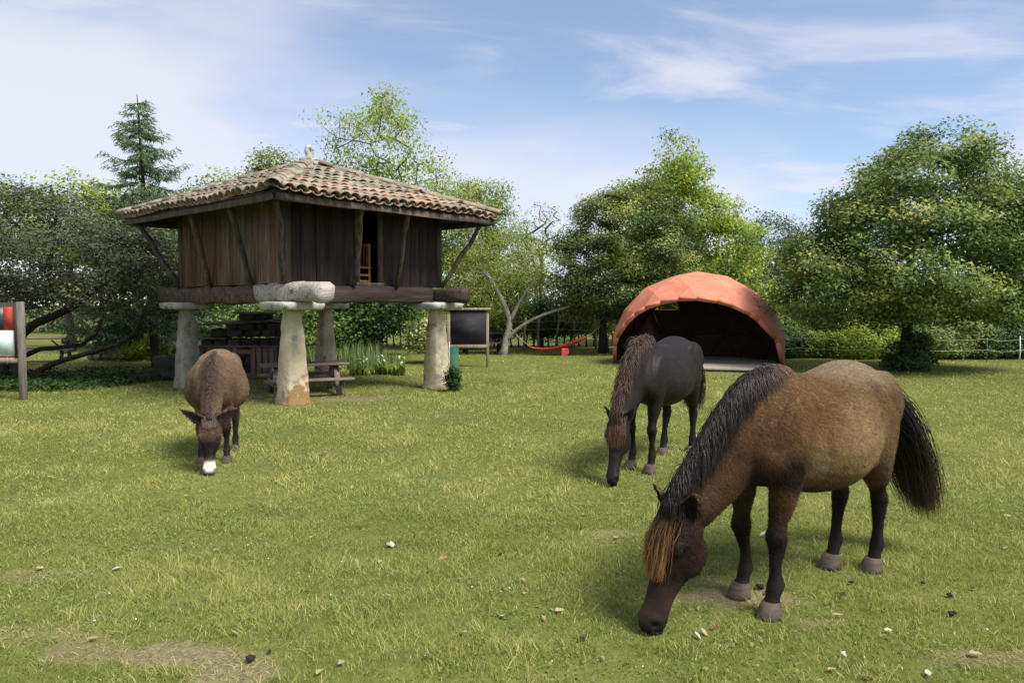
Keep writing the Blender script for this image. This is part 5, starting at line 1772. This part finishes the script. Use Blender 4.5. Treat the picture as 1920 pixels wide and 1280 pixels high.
strip_m = surf('logo_strip', [(.16, .05, .045), (.24, .08, .07)], 4, rough=.5, bump=0, spots=[((.7, .7, .68), 9, .58, .62)])
MB().box((-.21, -.002, 1.37), (.21, .006, .40)).build('red_poster', red_m, inf)
MB().box((-.60, -.002, 1.37), (.56, .006, .38)).build('dark_photo', plain('photo_dark', (.03, .035, .045), .4), inf)
MB().box((-.46, -.004, .965), (.70, .006, .41)).build('map_poster', map_m, inf)
MB().box((-.46, -.004, .735), (.70, .006, .045)).build('logo_strip', strip_m, inf)


def picnic_table(loc, rz, L_, Hh, label, mat):
    t = empty('picnic_table', (*loc, 0), rz, label, 'table')
    W = .62
    for k in range(5):
        bevel(MB().box((0, (k - 2) * W / 5, Hh - .02), (L_, W / 5 - .012, .04), None, .002).build('tabletop_plank', mat, t), .004)
    sz = Hh * .55
    for s in (-1, 1):
        for k in (0, 1):
            bevel(MB().box((0, s * (.56 + k * .135), sz), (L_, .125, .036), None, .002).build('bench_plank', mat, t), .004)
    for e in (-1, 1):
        x = e * (L_ / 2 - .22)
        for s in (-1, 1):
            a, b_ = np.array([x, s * .17, Hh - .045]), np.array([x, s * .50, 0.0])
            d = b_ - a
            ln = np.linalg.norm(d)
            MB().box((a + b_) / 2, (ln + .04, .045, .095), rot_x_to(d, (1, 0, 0)), .002).build('leg', mat, t)
        MB().box((x + e * .048, 0, sz - .07), (.04, 1.40, .095), None, .002).build('cross_bar', mat, t)
        MB().box((x + e * .048, 0, Hh - .085), (.04, .60, .085), None, .002).build('top_bar', mat, t)
        d = np.array([-e * .33, 0, Hh - sz])
        MB().box((x - e * .17, 0, (Hh + sz) / 2 - .08), (np.linalg.norm(d), .06, .035), rot_x_to(d), .002).build('brace', mat, t)
    return t


picnic_table((-3.75, 13.35), .42, 1.50, .56, 'low grey-brown picnic table standing under the granary', table_m)
x, y = ground_at(905, 662)
picnic_table((x, y), .15, 1.6, .68, 'dark picnic table on the grass behind the blackboard', frame_dk)
picnic_table((-13.2, 20.6), .3, 1.8, .7, 'shaded picnic table behind the trunks of the shrub tree', table_m)

# slatted pallet panel between the pillars
pa = empty('slatted_panel', (-5.75, 14.9, 0), .10, 'brown slatted timber panel leaning between the granary pillars', 'fence panel')
bevel(MB().box((.10, 0, .77), (1.62, .10, .035), None, .003).build('top_rail', slat_m, pa), .005)
bevel(MB().box((.10, .02, .66), (1.55, .03, .09), None, .003).build('rail', slat_m, pa), .004)
bevel(MB().box((.10, .02, .18), (1.55, .03, .09), None, .003).build('rail', slat_m, pa), .004)
for k, x in enumerate([-.62, -.49, -.36, -.23, -.10, .03, .16, .52, .64, .76, .88]):
    bevel(MB().box((x, -.012, .39 - (.0 if k < 7 else -.07)), (.10, .022, .72 if k < 7 else .56), None, .003).build('slat', slat_m, pa), .004)
bevel(MB().box((-.70, .03, .42), (.10, .08, .92), None, .004).build('post', slat_m, pa), .006)
bevel(MB().box((.93, .03, .38), (.09, .08, .80), None, .004).build('post', slat_m, pa), .006)

# stepped stone structure
rock_m = surf('dark_stone', [(.022, .02, .018), (.05, .046, .04), (.10, .094, .078)], 4, rough=.95, bump=.9, bdist=.03, vary=.25, spots=[((.06, .075, .03), 4, .56, .68)])
slab_m = surf('stone_slab', [(.055, .06, .045), (.11, .11, .085), (.18, .18, .14)], 4, rough=.95, bump=.8, bdist=.02, vary=.15, spots=[((.08, .11, .035), 5, .52, .66)])


def stone(name, s, mat, parent, loc, seed, rz=0):
    rg = np.random.default_rng(seed)
    n = 12
    a = np.arange(n) * 2 * np.pi / n
    rr = 1 / np.maximum(np.abs(np.cos(a)), np.abs(np.sin(a)))
    rr = np.minimum(rr, 1.25) * (1 + rg.normal(0, .05, n))
    rings = [np.column_stack([np.cos(a) * rr * s[0] / 2 * f, np.sin(a) * rr * s[1] / 2 * f, np.full(n, z * s[2]) + rg.normal(0, .06 * s[2], n)]) for (z, f) in ((-.5, .9), (-.3, 1), (.3, 1), (.5, .92))]
    o = MB().loft(rings).build(name, mat, parent)
    o.location = loc
    o.rotation_euler = (rg.normal(0, .03), rg.normal(0, .03), rz + rg.normal(0, .08))
    return o


st = empty('stone_stack', (-6.1, 16.6, 0), .05, 'dark stepped stone structure with mossy slabs behind the slatted panel', 'stone structure')
sd = 200
for (x0, x1, z0, z1) in [(-.95, 1.0, 0, .22), (-.95, 1.0, .22, .44), (-.95, 1.0, .44, .66), (-.78, 1.0, .66, .84), (-.60, .95, .90, 1.06), (-.30, .95, 1.06, 1.20), (.0, .62, 1.28, 1.40)]:
    rg = np.random.default_rng(sd)
    x = x0
    while x < x1 - .08:
        w = min(rg.uniform(.22, .46), x1 - x)
        for yy in (0, .36):
            stone('stone', (w * .98, .40, (z1 - z0) * 1.04), rock_m, st, (x + w / 2, yy + rg.normal(0, .03), (z0 + z1) / 2), sd + int(x * 90) % 77)
        x += w
    sd += 13
for (x, w, z) in [(-.62, .75, .87), (.15, 1.75, 1.235), (.32, .85, 1.425), (-.75, .5, .68)]:
    stone('slab', (w, .85, .055), slab_m, st, (x, .12, z), sd); sd += 1
# low stone steps beside the grey pillar
lw = empty('stone_steps', (-7.55, 16.6, 0), .2, 'low mossy stone steps beside the grey granary pillar', 'stone steps')
for k, (x, y, z, w) in enumerate([(-.55, -.5, .05, .7), (.1, -.45, .06, .6), (-.3, -.1, .12, .75), (.35, -.1, .13, .6), (-.1, .25, .22, .7), (.5, .25, .23, .6), (.15, .5, .34, .8), (-.35, .55, .30, .5)]):
    stone('stone', (w, .45, .16 + .1 * (k > 3)), rock_m, lw, (x, y, z), 400 + k)

# firewood in the distance left
lg = empty('log_pile', (-11.6, 21.9, 0), .1, 'low pile of pale cut logs in the grass past the spruce', 'log pile')
log_m = surf('log_bark', [(.10, .075, .055), (.24, .19, .14), (.40, .35, .28)], 4, (.4, 3, 3), .9, .5, vary=.3)
rgl = np.random.default_rng(77)
for r_ in range(3):
    for k in range(7 - r_):
        a = np.array([k * .21 + r_ * .105 - .7, -.35 + rgl.normal(0, .04), .10 + r_ * .17]); b_ = a + [rgl.normal(0, .02), .75, 0]
        MB().tube([a, (a + b_) / 2, b_], rgl.uniform(.085, .105), 9).build('log', log_m, lg)

# ------------------------------------------------------------------ plants by the granary
iris_m = leafmat('iris_leaf', [(0, (.08, .14, .05)), (.5, (.18, .27, .10)), (1, (.34, .42, .18))], .5, .35)
lily_m = leafmat('lily_leaf', [(0, (.05, .10, .02)), (.5, (.12, .20, .035)), (1, (.32, .38, .08))], .45, .35)
petal_m = plain('white_petal', (.62, .62, .42), .6)


def blade_plant(name, label, cat, loc, n, h, spread, mat, seed, group=None, w=.022, flowers=0, arch=.35):
    rg = np.random.default_rng(seed)
    root = empty(name, (*loc, 0), 0, label, cat, group)
    V, Q, T, Lv, off = [], [], [], [], 0
    K = 5
    for i in range(n):
        a = rg.random() * 6.283
        r0 = spread * math.sqrt(rg.random())
        b0 = np.array([math.cos(a) * r0, math.sin(a) * r0 * .7, -.01])
        b = rg.random() * 6.283
        d = np.array([math.cos(b), math.sin(b), 0])
        ln = h * rg.uniform(.55, 1.1)
        ar = arch * rg.uniform(.1, 1.2)
        s = np.array([-d[1], d[0], 0]) * w * rg.uniform(.6, 1.2)
        lv = np.clip(rg.normal(.5, .22), 0, 1)
        for k in range(K):
            t = k / (K - 1)
            c = b0 + d * ln * ar * t ** 2 + np.array([0, 0, ln * (t - ar * .6 * t ** 3)])
            ww = (1 - t ** 2) + .03
            V += [c - s * ww, c + s * ww]
            Lv += [lv, lv]
        for k in range(K - 1):
            Q.append([off + 2 * k, off + 2 * k + 1, off + 2 * k + 3, off + 2 * k + 2])
        off += 2 * K
    link('leaves', mesh_np('leaves', np.array(V), np.array(Q), {'lv': np.array(Lv)}), mat, root)
    for i in range(flowers):
        a = rg.random() * 6.283
        r0 = spread * rg.uniform(.3, 1.0)
        p = np.array([math.cos(a) * r0, math.sin(a) * r0 * .7, h * rg.uniform(.55, 1.05)])
        tl = rg.random() * 6.283
        rr = []
        for (t, r) in ((0, .006), (.03, .012), (.055, .022), (.075, .032)):
            rr.append(ring(p + np.array([math.cos(tl) * t * .8, math.sin(tl) * t * .8, t]), (1, 0, 0), (0, 1, 0), r, r * .8, 10))
        f = MB().loft(rr, True).build('flower', petal_m, root, True)
        MB().tube([(p[0] * .6, p[1] * .6, 0), (p[0] * .9, p[1] * .9, p[2] * .6), p], .005, 5).build('stalk', lily_m, f)
    return root


IG = 'irises in the bed behind the granary'
ir = [(595, 668, .60, 'tall grey-green iris clump right beside the rear pillar, left side'), (625, 672, .55, 'iris clump hidden partly by the rear granary pillar'), (668, 674, .66, 'tall iris clump just right of the rear granary pillar'), (693, 670, .72, 'tallest iris clump in front of the mossy trunk'),
      (715, 676, .68, 'iris clump behind the white lilies'), (738, 678, .55, 'shorter iris clump at the open lawn end of the bed'), (655, 664, .7, 'iris clump at the back of the bed beside the pillar')]
for k, (px, py, h, lb) in enumerate(ir):
    x, y = ground_at(px, py + 18)
    blade_plant('iris_plant', lb, 'plant', (x, y), 90, h, .30, iris_m, 300 + k, IG, .011, arch=.22)
ll = [(672, 704, .34, 7, 'yellow-green lily clump beside the picnic table end'), (712, 702, .40, 6, 'white-flowered lily clump in the middle of the bed front'), (745, 703, .36, 5, 'white-flowered lily clump at the lawn end of the bed')]
for k, (px, py, h, nf, lb) in enumerate(ll):
    x, y = ground_at(px, py)
    blade_plant('lily_plant', lb, 'plant', (x, y), 46, h, .22, lily_m, 320 + k, 'lilies in front of the irises', .034, nf, .7)

# green mesh guard with a young shrub beside the right pillar
x, y = ground_at(852, 733)
gd = empty('tree_guard', (x, y, 0), 0, 'green plastic mesh tree guard with white cane beside the right pillar', 'tree guard')
gm, nt, gb = nmat('green_mesh')
gb.inputs['Base Color'].default_value = (.04, .22, .15, 1); gb.inputs['Roughness'].default_value = .5
tb = nt.nodes.new('ShaderNodeBsdfTransparent'); mxs = nt.nodes.new('ShaderNodeMixShader'); mxs.inputs[0].default_value = .42
wv = nt.nodes.new('ShaderNodeTexChecker'); wv.inputs['Scale'].default_value = 70
tcn = nt.nodes.new('ShaderNodeTexCoord'); nt.links.new(tcn.outputs['Object'], wv.inputs['Vector'])
mrn = nt.nodes.new('ShaderNodeMapRange'); mrn.inputs['To Min'].default_value = .30; mrn.inputs['To Max'].default_value = .62
nt.links.new(wv.outputs['Fac'], mrn.inputs['Value']); nt.links.new(mrn.outputs[0], mxs.inputs[0])
nt.links.new(gb.outputs[0], mxs.inputs[1]); nt.links.new(tb.outputs[0], mxs.inputs[2]); nt.links.new(mxs.outputs[0], nt.nodes['Material Output'].inputs['Surface'])
MB().loft([ring((0, 0, z), X, Yv, .085 + .006 * math.sin(z * 9), .085, 16) for z in np.linspace(0, .82, 8)], False).build('mesh_tube', gm, gd, True)
MB().tube([(-.09, -.03, -.05), (-.092, -.03, .5), (-.088, -.03, .92)], .008, 6).build('cane', plain('white_cane', (.7, .7, .62)), gd)
tree('young_shrub', 'small dark leafy shrub sprouting at the foot of the tree guard', 'shrub', (x - .02, y - .16), [(0, 0, .24, .13, .11, .24)], L_ivy, bark_dk, 60, 26, .05, .05, (0, 0, .2), .008, 340, zmin=.01, n_limb=12, r_tip=.003)

# red hammock with its ropes
ham_m = surf('hammock_cloth', [(.50, .055, .05), (.62, .09, .075), (.70, .14, .11)], 6, (1, 6, 1), .8, .3)
h0, h1 = np.array([.60, 23.9, .32 - .08]), np.array([2.42, 23.4, .62])
hm = empty('hammock', (1.5, 23.6, 0), 0, 'red cloth hammock sagging low between the fruit tree and the glossy tree', 'hammock')
o0 = np.array([1.5, 23.6, 0])
rgh = np.random.default_rng(8)
n, mW = 26, 12
V = []
for i in range(n):
    t = i / (n - 1)
    c = h0 + (h1 - h0) * t - o0 - np.array([0, 0, .30 * math.sin(math.pi * t) * (1 - .3 * t)])
    wd = .05 + .24 * math.sin(math.pi * t) ** .8
    for j in range(mW):
        u = j / (mW - 1) * 2 - 1
        V.append(c + np.array([0, u * wd, .13 * u * u * math.sin(math.pi * t) + .018 * math.sin(u * 9 + t * 5)]))
Q = [[i * mW + j, i * mW + j + 1, (i + 1) * mW + j + 1, (i + 1) * mW + j] for i in range(n - 1) for j in range(mW - 1)]
hmesh = mesh_np('cloth', np.array(V), np.array(Q))
cl = link('cloth', hmesh, ham_m, hm, True)
md = cl.modifiers.new('thick', 'SOLIDIFY'); md.thickness = .006
V = []
for i in range(9):
    for j in range(7):
        u, v = i / 8, j / 6
        V.append(np.array([.05 + .22 * u + .02 * math.sin(v * 4), -.26 - .03 * math.sin(u * 7 + v * 3), .27 - .30 * v * (1 - .25 * u) - .03]))
Q = [[i * 7 + j, i * 7 + j + 1, (i + 1) * 7 + j + 1, (i + 1) * 7 + j] for i in range(8) for j in range(6)]
fl = link('hanging_flap', mesh_np('hanging_flap', np.array(V), np.array(Q)), ham_m, hm, True)
md = fl.modifiers.new('thick', 'SOLIDIFY'); md.thickness = .006
rope_m = plain('rope', (.45, .40, .32))
MB().tube([h0 - o0, (h0 - o0) * .5 + (np.array([-.12, 23.95, .95]) - o0) * .5 - [0, 0, .05], np.array([-.12, 23.95, .95]) - o0], .012, 5).build('rope', rope_m, hm)
MB().tube([h1 - o0, np.array([3.0, 24.45, 1.0]) - o0], .012, 5).build('rope', rope_m, hm)

# wire fence at the right
wf = empty('wire_fence', (7.2, 20.9, 0), 0, 'low electric wire fence with thin posts in front of the hedge', 'fence')
wpost = plain('white_post', (.72, .72, .68), .5)
gpost = plain('green_post', (.05, .14, .10), .5)
wire_m = plain('fence_wire', (.62, .64, .62), .4)
pts = [(0, 1.1), (1.25, .7), (3.4, .2), (6.02, -.3), (6.9, -.35), (11.5, -.5)]
for k, (x, y) in enumerate(pts):
    m_ = wpost if k == 4 else gpost
    MB().tube([(x, y, -.05), (x + .01, y, .35), (x - .005, y, .70 if k != 4 else .74)], .010 if k != 4 else .016, 7).build('post', m_, wf)
for z in (.36, .66):
    p = []
    for k in range(len(pts) - 1):
        for t in np.linspace(0, 1, 6)[: 5 if k < len(pts) - 2 else 6]:
            a, b_ = np.array(pts[k]), np.array(pts[k + 1])
            q = a + (b_ - a) * t
            p.append((q[0], q[1] - .012, z - .05 * 4 * t * (1 - t)))
    MB().tube(p, .0032, 4).build('wire', wire_m, wf)

# rustic stick fence along the field edge
sf = empty('stick_fence', (-2, 27.0, 0), 0, 'rough fence of thin grey stakes and wire behind the hammock', 'fence')
rgs = np.random.default_rng(66)
for k, x in enumerate(np.arange(0, 9, .62)):
    h = rgs.uniform(.9, 1.3)
    xx = x + rgs.normal(0, .1)
    MB().tube([(xx, 0, -.05), (xx + rgs.normal(0, .03), 0, h * .5), (xx + rgs.normal(0, .06), 0, h)], rgs.uniform(.025, .05), 6).build('stake', post_m, sf)
for z in (.35, .7, 1.0):
    MB().tube([(x, -.04, z + rgs.normal(0, .02)) for x in np.arange(-.2, 9, .6)], .012, 4).build('rail', post_m, sf)

# ------------------------------------------------------------------ small things on the lawn
dry_a = surf('dry_leaf_tan', [(.20, .15, .085), (.30, .235, .145), (.38, .31, .21)], 12, rough=.8, bump=.3, vary=.2)
dry_b = surf('dry_leaf_brown', [(.12, .06, .03), (.22, .12, .06), (.30, .18, .10)], 12, rough=.8, bump=.3, vary=.25)
dry_c = surf('dry_leaf_pale', [(.36, .32, .25), (.46, .42, .34), (.54, .50, .42)], 12, rough=.8, bump=.3, vary=.1)


def dry_leaf_mesh(seed, mat):
    rg = np.random.default_rng(seed)
    n = 7
    V, Q = [], []
    for i in range(n):
        t = i / (n - 1)
        w = math.sin(math.pi * t ** .8) * .24 * rg.uniform(.7, 1.2) + .01
        z = .07 * math.sin(t * 3 + seed)
        V += [(t - .5, -w, z + .22 * w + rg.normal(0, .02)), (t - .5, 0, z), (t - .5, w, z + .30 * w + rg.normal(0, .02))]
    for i in range(n - 1):
        for j in (0, 1):
            Q.append([3 * i + j, 3 * i + j + 1, 3 * i + j + 4, 3 * i + j + 3])
    me = mesh_np('dry_leaf', np.array(V), np.array(Q))
    me.materials.append(mat)
    me.shade_smooth()
    return me


kinds = {'tan': [dry_leaf_mesh(k, dry_a) for k in range(3)], 'brown': [dry_leaf_mesh(10 + k, dry_b) for k in range(3)], 'pale': [dry_leaf_mesh(20 + k, dry_c) for k in range(2)]}
spots_ = [(30, 968, 'tan'), (220, 1070, 'pale'), (75, 1070, 'tan'), (415, 985, 'brown'), (405, 1035, 'tan'), (440, 1195, 'tan'), (175, 1205, 'tan'), (600, 1268, 'tan'), (730, 1024, 'tan'), (770, 1022, 'brown'), (712, 1055, 'tan'), (728, 1120, 'tan'),
          (735, 1022, 'pale'), (930, 975, 'tan'), (980, 1092, 'tan'), (943, 1157, 'pale'), (1020, 1162, 'tan'), (1050, 1148, 'tan'), (1168, 945, 'pale'), (1155, 1011, 'tan'), (1158, 1080, 'brown'), (1095, 967, 'tan'), (1090, 948, 'tan'),
          (1340, 1180, 'brown'), (1320, 1190, 'tan'), (1308, 1197, 'pale'), (1390, 1060, 'tan'), (1388, 1098, 'tan'), (1430, 1005, 'pale'), (1625, 1178, 'brown'), (1570, 1160, 'tan'), (1825, 1110, 'pale'), (1820, 998, 'pale'), (1885, 1033, 'tan'), (1790, 1122, 'brown'),
          (1830, 1235, 'tan'), (1740, 1270, 'pale'), (1582, 1235, 'pale'), (1625, 1278, 'brown'), (1665, 1190, 'pale'), (640, 1250, 'tan'), (870, 1190, 'tan'), (1180, 1245, 'brown'), (1130, 1238, 'tan'), (1890, 972, 'tan'), (520, 905, 'tan'), (660, 915, 'tan'), (890, 908, 'tan'),
          (350, 935, 'tan'), (1000, 900, 'brown'), (95, 900, 'tan'), (585, 1010, 'tan'), (290, 1000, 'brown'), (830, 1050, 'brown'), (800, 1235, 'tan'), (1560, 1262, 'tan')]
rgd = np.random.default_rng(44)
LAND = [(.70, 3.55, .55, "beside the brown pony's muzzle"), (1.32, 3.88, .45, "between the brown pony's front hooves"), (2.06, 4.45, .6, "by the brown pony's hind hooves"), (1.25, 7.15, .8, "by the black pony's front hooves"),
        (-2.84, 6.9, 1.0, "near the grazing donkey's white muzzle"), (-1.5, 3.35, .6, "on the worn bare patch of the lawn"), (2.9, 4.2, .7, "on the grass past the brown pony's tail"), (.97, 6.4, 1.0, "in front of the black pony's muzzle")]


def where(x, y):
    for (lx, ly, r_, tx) in LAND:
        if math.hypot(x - lx, y - ly) < r_: return tx
    return 'on the open lawn between the animals'


for (px, py, kd) in spots_:
    x, y = ground_at(px, py)
    me = kinds[kd][rgd.integers(len(kinds[kd]))]
    o = bpy.data.objects.new('dry_leaf', me)
    COL.objects.link(o)
    sc = rgd.uniform(.038, .068)
    o.location = (x, y, float(ground_z(np.array([x]), np.array([y]))[0]) + .019)
    o.scale = (sc, sc, sc)
    o.rotation_euler = (rgd.normal(0, .2), rgd.normal(0, .2), rgd.random() * 6.28)
    tag(o, {'tan': 'fallen tan leaf ', 'brown': 'fallen dark brown leaf ', 'pale': 'fallen bleached pale leaf '}[kd] + where(x, y), 'leaf', kd + ' leaves on the lawn')

# clover and daisy heads
fl_me = MB()
for k in range(9):
    a = k * 2.4
    r_ = .35 + .1 * (k % 3)
    ellipsoid(fl_me, (math.cos(a) * r_ * .6, math.sin(a) * r_ * .6, .1 * (k % 2)), (.3, .3, .22))
fl_me = fl_me.mesh('clover_flower')
fl_me.materials.append(plain('clover_white', (.78, .78, .72), .7))
fl_me.shade_smooth()
fs = [(462, 1017), (467, 1042), (500, 1027), (503, 1055), (498, 950), (465, 1030), (120, 1070), (205, 1125), (178, 1178), (255, 1175), (580, 1090), (525, 1115), (620, 1125), (885, 1110), (955, 1112), (1035, 1250), (1205, 1262), (1583, 1237), (1350, 1223), (1620, 1247), (1850, 1195), (400, 1000), (640, 1060), (760, 940), (1440, 930), (1480, 880), (1700, 900), (580, 880), (560, 918), (610, 905), (200, 850), (170, 880)]
for (px, py) in fs:
    x, y = ground_at(px, py)
    o = bpy.data.objects.new('clover_flower', fl_me)
    COL.objects.link(o)
    s = rgd.uniform(.005, .009)
    o.location = (x, y, float(ground_z(np.array([x]), np.array([y]))[0]) + .035)
    o.scale = (s, s, s)
    tag(o, 'tiny white flower head ' + where(x, y), 'flower', 'white flowers in the lawn')
# dark droppings
dp = MB()
for k in range(4):
    ellipsoid(dp, (.5 * math.cos(k * 1.7), .4 * math.sin(k * 1.7), .25 + .2 * (k == 3)), (.5, .42, .36))
dp = dp.mesh('dropping')
dp.materials.append(plain('dung', (.018, .013, .010), .9))
dp.shade_smooth()
for (px, py, s) in [(1092, 1201, .022), (938, 1043, .016), (470, 1242, .028), (1785, 1158, .025), (1780, 1122, .018), (1730, 1098, .014), (1596, 1095, .018), (1580, 1120, .018), (800, 1076, .014), (505, 1228, .012), (1425, 1105, .03), (1440, 1115, .02)]:
    x, y = ground_at(px, py)
    o = bpy.data.objects.new('dropping', dp)
    COL.objects.link(o)
    o.location = (x, y, float(ground_z(np.array([x]), np.array([y]))[0]) + .012)
    o.scale = (s, s, s)
    o.rotation_euler = (0, 0, px)
    tag(o, 'small dark clod of dung ' + where(x, y), 'dung', 'dung clods on the lawn')
